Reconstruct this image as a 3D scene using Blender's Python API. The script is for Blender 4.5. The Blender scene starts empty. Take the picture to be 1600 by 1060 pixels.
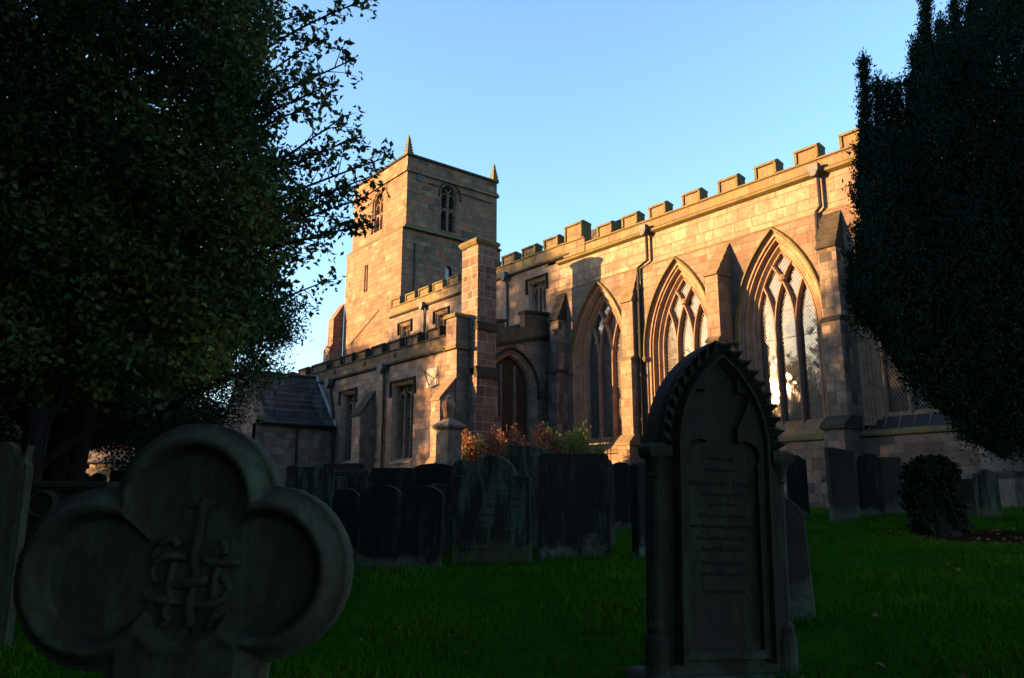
import bpy, bmesh, math, random
import numpy as np
from mathutils import Vector, Matrix
from mathutils.geometry import tessellate_polygon
rnd = random.Random(7)
R = math.radians
scn = bpy.context.scene
COL = scn.collection

# ------------------------------------------------------------------ camera (eye is the origin; X east, Y north, Z up)
F = 1220.0                                   # focal length in pixels of a 1600 px wide picture
PITCH = math.atan(255/F); PSI = R(38.8)
FH = Vector((-math.cos(PSI), math.sin(PSI), 0)); RT = Vector((math.sin(PSI), math.cos(PSI), 0)); UPV = Vector((0, 0, 1))
FW = FH*math.cos(PITCH)+UPV*math.sin(PITCH); CU = -FH*math.sin(PITCH)+UPV*math.cos(PITCH)
cd = bpy.data.cameras.new('camera'); cam = bpy.data.objects.new('camera', cd); COL.objects.link(cam)
cam.matrix_world = Matrix(((RT.x, CU.x, -FW.x, 0), (RT.y, CU.y, -FW.y, 0), (RT.z, CU.z, -FW.z, 0), (0, 0, 0, 1)))
cd.sensor_width = 23.5; cd.lens = 23.5*F/1600; cd.clip_start = 0.05; cd.clip_end = 2000
cd.dof.use_dof = True; cd.dof.focus_distance = 21; cd.dof.aperture_fstop = 5.6
scn.camera = cam

# ------------------------------------------------------------------ sky, sun, exposure
SUN_AZ, SUN_EL = R(57.4), R(7.6)             # azimuth measured from west towards south
SD = Vector((-math.cos(SUN_AZ)*math.cos(SUN_EL), -math.sin(SUN_AZ)*math.cos(SUN_EL), math.sin(SUN_EL)))
w = bpy.data.worlds.new('World'); scn.world = w; w.use_nodes = True
nt = w.node_tree; sky = nt.nodes.new('ShaderNodeTexSky'); sky.sky_type = 'NISHITA'; sky.sun_disc = False
sky.sun_elevation = SUN_EL; sky.sun_rotation = math.atan2(SD.x, SD.y)
sky.air_density = 1.0; sky.dust_density = 1.4; sky.ozone_density = 2.6; sky.altitude = 100
bgn = nt.nodes['Background']; bgn.inputs['Strength'].default_value = 0.10
nt.links.new(sky.outputs[0], bgn.inputs['Color'])
sl = bpy.data.lights.new('sun', 'SUN'); so = bpy.data.objects.new('sun', sl); COL.objects.link(so)
sl.energy = 5.0; sl.angle = R(0.6); sl.color = (1.0, 0.525, 0.195)
so.rotation_euler = SD.to_track_quat('Z', 'Y').to_euler()
scn.view_settings.view_transform = 'Standard'; scn.view_settings.look = 'None'
scn.view_settings.exposure = 2.9; scn.view_settings.gamma = 1.0
scn.cycles.max_bounces = 6; scn.cycles.diffuse_bounces = 3; scn.cycles.glossy_bounces = 3; scn.cycles.transmission_bounces = 2
scn.cycles.transparent_max_bounces = 4; scn.cycles.sample_clamp_indirect = 6
scn.cycles.use_denoising = True

# ------------------------------------------------------------------ picture geometry helpers
def pray(x, y): return (x-800)/F*RT+(530-y)/F*CU+FW
def onY(x, y, Y): d = pray(x, y); return d*(Y/d.y)
def onX(x, y, X): d = pray(x, y); return d*(X/d.x)
def onD(x, y, D): d = pray(x, y); return d*(D/d.dot(FH))
GY = [-60, -20, 0, 3.3, 6, 10, 15, 19.4, 60]; GZ = [-2.6, -1.6, -1.0, -.83, -.66, -.48, -.27, -.10, .1]
def gz(x, y):
    return float(np.interp(y, GY, GZ)) + .02*math.sin(x*1.3+y*.7)+.015*math.sin(x*.37-y*1.9)

# ------------------------------------------------------------------ node helpers
def N(nt, t, **k):
    n = nt.nodes.new('ShaderNode'+t)
    for a, v in k.items():
        if a in n.inputs: n.inputs[a].default_value = v
        else: setattr(n, a, v)
    return n
def newmat(name):
    m = bpy.data.materials.new(name); m.use_nodes = True
    return m, m.node_tree, m.node_tree.nodes['Principled BSDF']
def math_n(nt, op, a, b=None, c=None):
    n = nt.nodes.new('ShaderNodeMath'); n.operation = op
    for i, v in enumerate((a, b, c)):
        if v is None: continue
        if isinstance(v, (int, float)): n.inputs[i].default_value = v
        else: nt.links.new(v, n.inputs[i])
    return n.outputs[0]
def mixc(nt, fac, a, b, mode='MIX'):
    n = nt.nodes.new('ShaderNodeMix'); n.data_type = 'RGBA'; n.blend_type = mode
    for s, v in (('Factor', fac), ('A', a), ('B', b)):
        i = [q for q in n.inputs if q.name == s and q.type == ('VALUE' if s == 'Factor' else 'RGBA')][0]
        if isinstance(v, (int, float)): i.default_value = v
        elif isinstance(v, tuple): i.default_value = (*v[:3], 1)
        else: nt.links.new(v, i)
    return [o for o in n.outputs if o.type == 'RGBA'][0]
def ramp(nt, fac, stops, interp='LINEAR'):
    n = nt.nodes.new('ShaderNodeValToRGB'); e = n.color_ramp; e.interpolation = interp
    while len(e.elements) < len(stops): e.elements.new(0.5)
    for q, (p, c) in zip(e.elements, stops):
        q.position = p; q.color = (*c, 1) if isinstance(c, tuple) else (c, c, c, 1)
    nt.links.new(fac, n.inputs[0]); return n.outputs[0]
def noise(nt, vec, scale, detail=4, rough=.55, out=0):
    n = nt.nodes.new('ShaderNodeTexNoise'); n.inputs['Scale'].default_value = scale
    n.inputs['Detail'].default_value = detail; n.inputs['Roughness'].default_value = rough
    nt.links.new(vec, n.inputs['Vector']); return n.outputs[out]

ALB = .5
def stone_blocks(name, cols, bw=.55, bh=.27, mortar=(.2, .16, .12), ms=.012, stain=.5, moss=0.0, rough=.9, bump=.6, soot=(.06, .05, .045)):
    """coursed squared sandstone; cols = colours the blocks are drawn from"""
    cols = [tuple(x*ALB for x in c) for c in cols]; mortar = tuple(x*ALB for x in mortar)
    m, nt, P = newmat(name); L = nt.links
    uv = nt.nodes.new('ShaderNodeUVMap').outputs[0]
    geo = nt.nodes.new('ShaderNodeNewGeometry').outputs['Position']
    sp = nt.nodes.new('ShaderNodeSeparateXYZ'); L.new(uv, sp.inputs[0])
    wob = noise(nt, geo, .8, 2)
    v = math_n(nt, 'ADD', sp.outputs[1], math_n(nt, 'MULTIPLY', math_n(nt, 'SINE', math_n(nt, 'MULTIPLY', sp.outputs[1], 4.1)), .085))
    v = math_n(nt, 'ADD', v, math_n(nt, 'MULTIPLY', wob, .02))
    row = math_n(nt, 'FLOOR', math_n(nt, 'DIVIDE', v, bh))
    wn = nt.nodes.new('ShaderNodeTexWhiteNoise'); wn.noise_dimensions = '1D'; L.new(row, wn.inputs['W'])
    u = math_n(nt, 'ADD', sp.outputs[0], math_n(nt, 'MULTIPLY', wn.outputs[0], bw*.9))
    u = math_n(nt, 'ADD', u, math_n(nt, 'MULTIPLY', math_n(nt, 'SINE', math_n(nt, 'ADD', math_n(nt, 'MULTIPLY', u, 2.3), math_n(nt, 'MULTIPLY', row, 1.7))), .13*bw/.55))
    cb = nt.nodes.new('ShaderNodeCombineXYZ'); L.new(u, cb.inputs[0]); L.new(v, cb.inputs[1])
    br = nt.nodes.new('ShaderNodeTexBrick'); L.new(cb.outputs[0], br.inputs['Vector'])
    br.inputs['Color1'].default_value = (0, 0, 0, 1); br.inputs['Color2'].default_value = (1, 1, 1, 1); br.inputs['Mortar'].default_value = (.5, .5, .5, 1)
    br.inputs['Scale'].default_value = 1; br.inputs['Mortar Size'].default_value = ms; br.inputs['Mortar Smooth'].default_value = .3
    br.inputs['Brick Width'].default_value = bw; br.inputs['Row Height'].default_value = bh; br.squash = .68; br.squash_frequency = 3
    k = len(cols); col = ramp(nt, br.outputs['Color'], [(i/(k-1)*.9+.05, c) for i, c in enumerate(cols)])
    fine = noise(nt, geo, 9, 6, .7); mid = noise(nt, geo, 2.2, 4, .6)
    col = mixc(nt, .55, col, ramp(nt, fine, [(.3, .22), (.7, 1.12)]), 'MULTIPLY')
    col = mixc(nt, .55, col, ramp(nt, mid, [(.3, .45), (.7, 1.15)]), 'MULTIPLY')
    drift = noise(nt, geo, .45, 3, .6); d2 = noise(nt, geo, 1.3, 5, .7)
    col = mixc(nt, ramp(nt, drift, [(.45, 0.0), (.65, .55)]), col, mixc(nt, .5, col, (.30*ALB, .15*ALB, .115*ALB)))
    col = mixc(nt, ramp(nt, d2, [(.50, 0.0), (.68, .6)]), col, mixc(nt, 1.0, col, (.50, .44, .40), 'MULTIPLY'))
    # weather streaks with a shape of their own
    mp = nt.nodes.new('ShaderNodeMapping'); mp.inputs['Scale'].default_value = (1.6, 1.6, .35); L.new(geo, mp.inputs[0])
    st = ramp(nt, noise(nt, mp.outputs[0], .9, 5, .65), [(.46, 0.0), (.66, 1.0)])
    col = mixc(nt, math_n(nt, 'MULTIPLY', st, stain), col, soot)
    col = mixc(nt, math_n(nt, 'MULTIPLY', br.outputs['Fac'], .8), col, mortar)
    if moss:
        ms_ = ramp(nt, noise(nt, geo, 2.6, 5, .7), [(.45, 0.0), (.6, 1.0)])
        col = mixc(nt, math_n(nt, 'MULTIPLY', ms_, moss), col, (.10, .105, .02))
    L.new(col, P.inputs['Base Color']); P.inputs['Roughness'].default_value = rough
    P.inputs['Specular IOR Level'].default_value = .25
    h = math_n(nt, 'ADD', math_n(nt, 'MULTIPLY', br.outputs['Fac'], -1.0), math_n(nt, 'MULTIPLY', fine, .9))
    h = math_n(nt, 'ADD', h, math_n(nt, 'MULTIPLY', br.outputs['Color'], .35)); h = math_n(nt, 'ADD', h, math_n(nt, 'MULTIPLY', mid, .9))
    b = nt.nodes.new('ShaderNodeBump'); b.inputs['Strength'].default_value = bump; b.inputs['Distance'].default_value = .02
    L.new(h, b.inputs['Height']); L.new(b.outputs[0], P.inputs['Normal'])
    return m

def mottled(name, c1, c2, c3=None, scale=5, rough=.9, bump=.5, dist=.01, metal=0, lo=.38, hi=.62, c3lo=.52, c3hi=.64, spec=.25, streak=False):
    c1, c2 = tuple(x*ALB for x in c1), tuple(x*ALB for x in c2); c3 = tuple(x*ALB for x in c3) if c3 else None
    m, nt, P = newmat(name); L = nt.links
    if streak:
        tc = nt.nodes.new('ShaderNodeTexCoord').outputs['Object']
        mp = nt.nodes.new('ShaderNodeMapping'); mp.inputs['Scale'].default_value = (1, 1, .22); L.new(tc, mp.inputs[0]); sv = mp.outputs[0]
    geo = nt.nodes.new('ShaderNodeNewGeometry').outputs['Position']
    vec = sv if streak else geo
    n1 = noise(nt, vec, scale, 6, .65); n2 = noise(nt, geo, scale*5, 5, .7)
    col = ramp(nt, n1, [(lo, c1), (hi, c2)])
    if c3:
        f = ramp(nt, noise(nt, vec, scale*.7+1.1, 6, .75), [(c3lo, 0.0), (c3hi, 1.0)])
        col = mixc(nt, f, col, c3)
    col = mixc(nt, .5, col, ramp(nt, n2, [(.25, .45), (.75, 1.1)]), 'MULTIPLY')
    L.new(col, P.inputs['Base Color']); P.inputs['Roughness'].default_value = rough; P.inputs['Metallic'].default_value = metal
    P.inputs['Specular IOR Level'].default_value = spec
    b = nt.nodes.new('ShaderNodeBump'); b.inputs['Strength'].default_value = bump; b.inputs['Distance'].default_value = dist
    L.new(math_n(nt, 'ADD', n1, math_n(nt, 'MULTIPLY', n2, .5)), b.inputs['Height']); L.new(b.outputs[0], P.inputs['Normal'])
    return m

def leafmat(name, cols, rough=.5, trans=.0, spec=.4):
    cols = [tuple(x*ALB for x in c) for c in cols]
    m, nt, P = newmat(name); L = nt.links
    at = nt.nodes.new('ShaderNodeAttribute'); at.attribute_name = 'tint'
    col = ramp(nt, at.outputs['Fac'], [(i/(len(cols)-1), c) for i, c in enumerate(cols)])
    L.new(col, P.inputs['Base Color']); P.inputs['Roughness'].default_value = rough
    P.inputs['Specular IOR Level'].default_value = spec
    if spec == 0:
        df = nt.nodes.new('ShaderNodeBsdfDiffuse'); L.new(col, df.inputs[0]); nt.nodes.remove(P); P = df; L.new(P.outputs[0], nt.nodes['Material Output'].inputs[0])
    if trans:
        tr = nt.nodes.new('ShaderNodeBsdfTranslucent'); L.new(col, tr.inputs[0])
        mx = nt.nodes.new('ShaderNodeMixShader'); mx.inputs[0].default_value = trans
        L.new(P.outputs[0], mx.inputs[1]); L.new(tr.outputs[0], mx.inputs[2]); L.new(mx.outputs[0], nt.nodes['Material Output'].inputs[0])
    return m

M = {}
BUFF = [(.20, .13, .085), (.33, .22, .13), (.42, .30, .18), (.38, .22, .14), (.46, .35, .22), (.30, .17, .115)]
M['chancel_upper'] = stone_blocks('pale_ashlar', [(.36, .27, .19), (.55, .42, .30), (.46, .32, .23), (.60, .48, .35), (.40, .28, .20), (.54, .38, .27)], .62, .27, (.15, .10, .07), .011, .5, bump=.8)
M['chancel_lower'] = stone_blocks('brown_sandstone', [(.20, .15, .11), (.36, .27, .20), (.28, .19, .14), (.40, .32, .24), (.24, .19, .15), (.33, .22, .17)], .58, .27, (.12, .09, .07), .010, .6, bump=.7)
M['nave'] = stone_blocks('grey_pink_sandstone', [(.20, .16, .13), (.36, .30, .25), (.28, .20, .16), (.40, .34, .29), (.26, .22, .19)], .5, .27, (.12, .10, .085), .010, .65, bump=.7)
M['aisle'] = stone_blocks('worn_sandstone', [(.24, .18, .14), (.44, .36, .29), (.32, .20, .155), (.48, .41, .34), (.34, .28, .23), (.29, .17, .13)], .42, .25, (.16, .13, .11), .011, .5, bump=.9)
M['tower'] = stone_blocks('tower_sandstone', [(.17, .125, .09), (.40, .27, .17), (.42, .17, .095), (.48, .33, .21), (.30, .21, .15), (.52, .21, .12), (.36, .21, .14)], .60, .29, (.13, .09, .06), .010, .5, .10, bump=.9)
M['pier'] = stone_blocks('dark_red_ashlar', [(.11, .085, .07), (.28, .21, .16), (.18, .13, .10), (.36, .28, .21), (.22, .14, .11)], .44, .26, (.55, .45, .37), .010, .3, bump=.9)
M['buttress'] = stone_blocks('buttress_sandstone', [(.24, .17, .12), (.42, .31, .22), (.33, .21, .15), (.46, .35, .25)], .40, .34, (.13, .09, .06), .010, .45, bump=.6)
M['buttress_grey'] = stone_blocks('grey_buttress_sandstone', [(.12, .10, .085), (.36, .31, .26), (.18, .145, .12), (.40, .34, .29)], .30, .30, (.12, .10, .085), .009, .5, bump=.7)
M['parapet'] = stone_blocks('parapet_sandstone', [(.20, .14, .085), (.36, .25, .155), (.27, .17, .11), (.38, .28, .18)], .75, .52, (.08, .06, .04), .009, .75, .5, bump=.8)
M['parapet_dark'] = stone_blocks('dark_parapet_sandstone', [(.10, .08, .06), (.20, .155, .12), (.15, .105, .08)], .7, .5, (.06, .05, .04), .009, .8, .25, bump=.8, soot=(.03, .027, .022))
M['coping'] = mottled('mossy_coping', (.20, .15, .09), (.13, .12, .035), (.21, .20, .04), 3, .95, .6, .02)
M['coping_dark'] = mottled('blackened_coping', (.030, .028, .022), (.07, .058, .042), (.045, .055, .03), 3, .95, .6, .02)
M['moulding'] = mottled('dressed_sandstone', (.34, .22, .14), (.46, .32, .21), (.30, .17, .11), 2.2, .88, .35, .01)
M['moulding_grey'] = mottled('grey_dressed_sandstone', (.26, .19, .14), (.38, .29, .22), (.17, .13, .10), 2.2, .88, .35, .01)
M['tracery'] = mottled('tracery_sandstone', (.24, .16, .12), (.38, .27, .20), None, 3, .9, .3, .01)
M['sill'] = mottled('mossy_sill', (.26, .19, .13), (.17, .13, .08), (.15, .14, .04), 4, .95, .5, .015)
M['lead'] = mottled('lead', (.07, .08, .095), (.12, .135, .155), None, 4, .6, .2, .005)
M['flashing'] = mottled('pale_lead_flashing', (.42, .47, .55), (.6, .65, .72), None, 6, .7, .3, .005)
M['iron'] = mottled('black_painted_iron', (.012, .012, .014), (.022, .022, .026), None, 8, .45, .1, .002)
M['wire'] = mottled('window_wire', (.24, .21, .18), (.34, .30, .26), None, 8, .6, .1, .001)
M['plate'] = mottled('white_dial_stone', (.45, .42, .36), (.6, .56, .5), None, 6, .8, .2, .003)
M['clock'] = mottled('blue_plate', (.05, .07, .12), (.08, .11, .18), None, 6, .5, .1, .002)
M['slate'] = stone_blocks('stone_slates', [(.022, .018, .017), (.045, .036, .032), (.03, .022, .022), (.06, .05, .043)], .95, .42, (.16, .15, .14), .014, .45, bump=.9, soot=(.12, .115, .105))
M['void'] = mottled('dark_interior', (.006, .006, .007), (.01, .01, .012), None, 3, .9, .1, .002)
M['boards'] = mottled('dark_boards', (.020, .013, .010), (.045, .027, .02), None, 6, .7, .2, .004)
M['louvre'] = mottled('grey_louvre_slats', (.13, .12, .11), (.22, .20, .18), None, 6, .8, .2, .004)

def glassmat(name, base, rough, bs, bd, lattice=True):
    m, nt, P = newmat(name); L = nt.links
    uv = nt.nodes.new('ShaderNodeUVMap').outputs[0]
    mp = nt.nodes.new('ShaderNodeMapping'); mp.inputs['Rotation'].default_value = (0, 0, R(45)); mp.inputs['Scale'].default_value = (9, 9, 9); L.new(uv, mp.inputs[0])
    vo = nt.nodes.new('ShaderNodeTexVoronoi'); vo.distance = 'CHEBYCHEV'; vo.inputs['Scale'].default_value = 1; vo.inputs['Randomness'].default_value = .12; L.new(mp.outputs[0], vo.inputs['Vector'])
    # every quarry leans its own way
    s = nt.nodes.new('ShaderNodeVectorMath'); s.operation = 'SUBTRACT'; L.new(vo.outputs['Color'], s.inputs[0]); s.inputs[1].default_value = (.5, .5, .5)
    sc = nt.nodes.new('ShaderNodeVectorMath'); sc.operation = 'SCALE'; L.new(s.outputs[0], sc.inputs[0]); sc.inputs[3].default_value = bs
    g = nt.nodes.new('ShaderNodeNewGeometry')
    ad = nt.nodes.new('ShaderNodeVectorMath'); ad.operation = 'ADD'; L.new(g.outputs['Normal'], ad.inputs[0]); L.new(sc.outputs[0], ad.inputs[1])
    nr = nt.nodes.new('ShaderNodeVectorMath'); nr.operation = 'NORMALIZE'; L.new(ad.outputs[0], nr.inputs[0])
    b = nt.nodes.new('ShaderNodeBump'); b.inputs['Strength'].default_value = .35; b.inputs['Distance'].default_value = bd
    L.new(noise(nt, g.outputs['Position'], 14, 3), b.inputs['Height']); L.new(nr.outputs[0], b.inputs['Normal'])
    L.new(b.outputs[0], P.inputs['Normal'])
    c = mixc(nt, vo.outputs['Color'], base, tuple(x*1.8 for x in base))
    L.new(c, P.inputs['Base Color']); P.inputs['Roughness'].default_value = rough; P.inputs['IOR'].default_value = 1.5
    P.inputs['Specular IOR Level'].default_value = .85
    return m
M['glass'] = glassmat('leaded_glass', (.02, .024, .026), .03, .022, .001)
M['glass_pale'] = glassmat('pale_clerestory_glass', (.05, .06, .08), .06, .02, .002)

# ------------------------------------------------------------------ mesh builder
ORG = {}
class B:
    def __init__(s): s.v = []; s.f = []
    def quad(s, *p): n = len(s.v); s.v += [tuple(q) for q in p]; s.f.append(tuple(range(n, n+len(p))))
    def box(s, x0, x1, y0, y1, z0, z1):
        n = len(s.v); s.v += [(x, y, z) for z in (z0, z1) for y in (y0, y1) for x in (x0, x1)]
        for f in ((0, 2, 3, 1), (4, 5, 7, 6), (0, 1, 5, 4), (2, 6, 7, 3), (0, 4, 6, 2), (1, 3, 7, 5)): s.f.append(tuple(n+i for i in f))
    def prism(s, poly, a, b):
        """poly: list of 3d points (planar), extruded by vector from a to b offsets"""
        a = Vector(a); b = Vector(b); n = len(s.v); k = len(poly)
        s.v += [tuple(Vector(p)+a) for p in poly]+[tuple(Vector(p)+b) for p in poly]
        s.f.append(tuple(n+i for i in range(k))[::-1]); s.f.append(tuple(n+k+i for i in range(k)))
        for i in range(k): j = (i+1) % k; s.f.append((n+i, n+j, n+k+j, n+k+i))
    def loft(s, A, Bp, closed=False):
        n = len(s.v); k = len(A); s.v += [tuple(p) for p in A]+[tuple(p) for p in Bp]
        for i in range(k if closed else k-1): j = (i+1) % k; s.f.append((n+i, n+j, n+k+j, n+k+i))
    def tube(s, pts, r, sides=6, cap=True):
        pts = [Vector(p) for p in pts]; k = len(pts)
        rr = r if isinstance(r, (list, tuple)) else [r]*k
        n = len(s.v); ref = Vector((0, 0, 1))
        for i, p in enumerate(pts):
            t = (pts[min(i+1, k-1)]-pts[max(i-1, 0)]).normalized()
            rf = ref if abs(t.dot(ref)) < .9 else Vector((1, 0, 0))
            a = t.cross(rf).normalized(); b = t.cross(a)
            for q in range(sides):
                th = 2*math.pi*q/sides; s.v.append(tuple(p+(a*math.cos(th)+b*math.sin(th))*rr[i]))
        for i in range(k-1):
            for q in range(sides):
                q2 = (q+1) % sides; s.f.append((n+i*sides+q, n+i*sides+q2, n+(i+1)*sides+q2, n+(i+1)*sides+q))
        if cap:
            s.f.append(tuple(n+q for q in range(sides))[::-1]); s.f.append(tuple(n+(k-1)*sides+q for q in range(sides)))
    def lathe(s, c, prof, sides=16, ax=None):
        """prof: (r, z) pairs about a vertical axis at c; sides=4 gives a square section"""
        c = Vector(c); n = len(s.v); off = math.pi/4 if sides == 4 else 0; kk = math.sqrt(2) if sides == 4 else 1
        for r, z in prof:
            for q in range(sides):
                th = 2*math.pi*q/sides+off; s.v.append((c.x+r*kk*math.cos(th), c.y+r*kk*math.sin(th), c.z+z))
        for i in range(len(prof)-1):
            for q in range(sides):
                q2 = (q+1) % sides; s.f.append((n+i*sides+q, n+i*sides+q2, n+(i+1)*sides+q2, n+(i+1)*sides+q))
        s.f.append(tuple(n+q for q in range(sides))[::-1]); m = n+(len(prof)-1)*sides; s.f.append(tuple(m+q for q in range(sides)))
    def poly(s, outer, holes, P):
        """flat polygon with holes in (u,v) mapped by P(u,v)"""
        loops = [[Vector((a, b, 0)) for a, b in outer]]+[[Vector((a, b, 0)) for a, b in h] for h in holes]
        flat = [q for l in loops for q in l]; n = len(s.v)
        s.v += [tuple(P(q.x, q.y)) for q in flat]
        for t in tessellate_polygon(loops): s.f.append(tuple(n+i for i in t))
    def build(s, name, mat, parent=None, bevel=0, smooth=False, org=None, fixn=True):
        me = bpy.data.meshes.new(name)
        o = bpy.data.objects.new(name, me); COL.objects.link(o)
        if parent is not None: org = ORG.get(parent.name, Vector()); o.parent = parent
        elif org is None: org = Vector()
        else: o.location = org
        ORG[o.name] = Vector(org)
        me.from_pydata([tuple(Vector(p)-Vector(org)) for p in s.v], [], s.f)
        if fixn or bevel:
            bm = bmesh.new(); bm.from_mesh(me); bmesh.ops.remove_doubles(bm, verts=bm.verts, dist=.0004)
            if fixn: bmesh.ops.recalc_face_normals(bm, faces=bm.faces)
            bm.to_mesh(me); bm.free()
        add_uv(me, org)
        me.materials.append(M[mat] if isinstance(mat, str) else mat)
        if bevel:
            b = o.modifiers.new('edge', 'BEVEL'); b.width = bevel; b.segments = 2; b.limit_method = 'ANGLE'; b.angle_limit = R(40)
        if smooth: me.polygons.foreach_set('use_smooth', [True]*len(me.polygons))
        return o
def add_uv(me, org):
    uvl = me.uv_layers.new(name='UVMap'); n = len(me.loops)
    if not n: return
    co = np.empty(len(me.vertices)*3); me.vertices.foreach_get('co', co); co = co.reshape(-1, 3)+np.array(org)
    li = np.empty(n, dtype=np.int32); me.loops.foreach_get('vertex_index', li)
    ls = np.empty(len(me.polygons), dtype=np.int32); me.polygons.foreach_get('loop_total', ls)
    no = np.empty(len(me.polygons)*3); me.polygons.foreach_get('normal', no); no = np.repeat(no.reshape(-1, 3), ls, axis=0)
    p = co[li]; flat = np.abs(no[:, 2]) > .93
    hx = np.stack([-no[:, 1], no[:, 0]], 1); l = np.linalg.norm(hx, axis=1); l[l < 1e-6] = 1; hx /= l[:, None]
    u = np.where(flat, p[:, 0], p[:, 0]*hx[:, 0]+p[:, 1]*hx[:, 1])
    sl = np.sqrt(np.maximum(1-no[:, 2]**2, .04)); v = np.where(flat, p[:, 1], p[:, 2]/sl)
    uvl.data.foreach_set('uv', np.stack([u, v], 1).ravel())
def thing(name, label, cat, loc=(0, 0, 0), rot=(0, 0, 0), group=None, org_world=False):
    o = bpy.data.objects.new(name, None); COL.objects.link(o); o.location = loc; o.rotation_euler = rot
    o['label'] = label; o['category'] = cat
    if group: o['group'] = group
    o.empty_display_size = .3
    ORG[o.name] = Vector(loc) if org_world else Vector()
    return o
def tag(o, label, cat, group=None):
    o['label'] = label; o['category'] = cat
    if group: o['group'] = group
    return o
def dup(o, parent, loc):
    c = o.copy(); COL.objects.link(c); c.parent = parent; c.location = loc
    for ch in list(o.children): d = ch.copy(); COL.objects.link(d); d.parent = c
    return c

class Wall:
    """local frame of a wall: u along it (to the viewer's right), v up, w out of the wall"""
    def __init__(s, o, U, Nn): s.o = Vector(o); s.U = Vector(U); s.N = Vector(Nn)
    def __call__(s, u, v, w=0): return s.o+s.U*u+Vector((0, 0, v))+s.N*w
SOUTH = lambda Y: Wall((0, Y, 0), (1, 0, 0), (0, -1, 0))
EAST = lambda X: Wall((X, 0, 0), (0, 1, 0), (1, 0, 0))

def arch(c, a, rad, zs, sill, n=14, open_=True):
    """points of a pointed opening, from the left foot up over the apex and down"""
    L = [(c-a, sill), (c-a, zs)]; h = math.sqrt(max(2*rad*a-a*a, 0)); th = math.asin(min(1, h/rad))
    up = [(c-a+rad-rad*math.cos(th*i/n), zs+rad*math.sin(th*i/n)) for i in range(1, n+1)]
    return L+up+[(2*c-x, z) for x, z in reversed(up[:-1])]+[(c+a, zs), (c+a, sill)]
def sweep(b, W, path, hw, wb, wf, ch=.4, closed=False):
    """bar of stone along a 2-d path in the wall plane"""
    k = len(path); secs = []
    for i, (x, z) in enumerate(path):
        if closed: p = path[i-1]; q = path[(i+1) % k]
        else: p = path[max(i-1, 0)]; q = path[min(i+1, k-1)]
        dx, dz = q[0]-p[0], q[1]-p[1]; l = math.hypot(dx, dz) or 1; nx, nz = -dz/l, dx/l
        d = (wf-wb)*ch
        secs.append([W(x+nx*o, z+nz*o, ww) for o, ww in ((-hw, wb), (-hw, wf-d), (-hw*.35, wf), (hw*.35, wf), (hw, wf-d), (hw, wb))])
    for i in range(k if closed else k-1): 
        A, C = secs[i], secs[(i+1) % k]
        b.loft(A, C)
    if not closed:
        b.quad(*secs[0]); b.quad(*secs[-1][::-1])
def inarch(x, z, c, a, rad, zs, top=1e9):
    if abs(x-c) > a: return False
    if z < zs: return True
    cx = c-a+rad if x < c else c+a-rad
    return (x-cx)**2+(z-zs)**2 < rad*rad
def clipline(p, q, test, step=.02):
    """runs of the segment p-q that lie inside"""
    L = math.hypot(q[0]-p[0], q[1]-p[1]); n = max(2, int(L/step)); out = []; run = None
    for i in range(n+1):
        t = i/n; x, z = p[0]+(q[0]-p[0])*t, p[1]+(q[1]-p[1])*t
        if test(x, z):
            if run is None: run = [(x, z), (x, z)]
            run[1] = (x, z)
        elif run: out.append(run); run = None
    if run: out.append(run)
    return [r for r in out if r[0] != r[1]]
def lattice(b, W, x0, x1, z0, z1, test, w_, px=.088, pz=.125, wd=.0045):
    s = pz/px; n0 = int((x1-x0)/px)+int((z1-z0)/pz)+3
    for sg in (1, -1):
        for i in range(-n0, n0*2):
            xa = x0+i*px; p = (xa, z0); q = (xa+sg*(z1-z0)/s, z1)
            if max(p[0], q[0]) < x0 or min(p[0], q[0]) > x1: continue
            for (a, c) in clipline(p, q, test, .03):
                dx, dz = c[0]-a[0], c[1]-a[1]; l = math.hypot(dx, dz); nx, nz = -dz/l*wd, dx/l*wd
                b.quad(W(a[0]-nx, a[1]-nz, w_), W(a[0]+nx, a[1]+nz, w_), W(c[0]+nx, c[1]+nz, w_), W(c[0]-nx, c[1]-nz, w_))

# ------------------------------------------------------------------ the church
CH0 = Vector((-25, 19.4, -.1))
church = thing('medieval_church', 'sandstone church with battlemented walls and a square west tower, half lit by low sun', 'church', CH0, org_world=True)
YC = 19.4; YA = 15.15; XE = -21.9
WC = SOUTH(YC); WA = SOUTH(YA); WE = EAST(XE)
RAD, ZS, AI, AO = 3.3, 4.82, .98, 1.37

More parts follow.
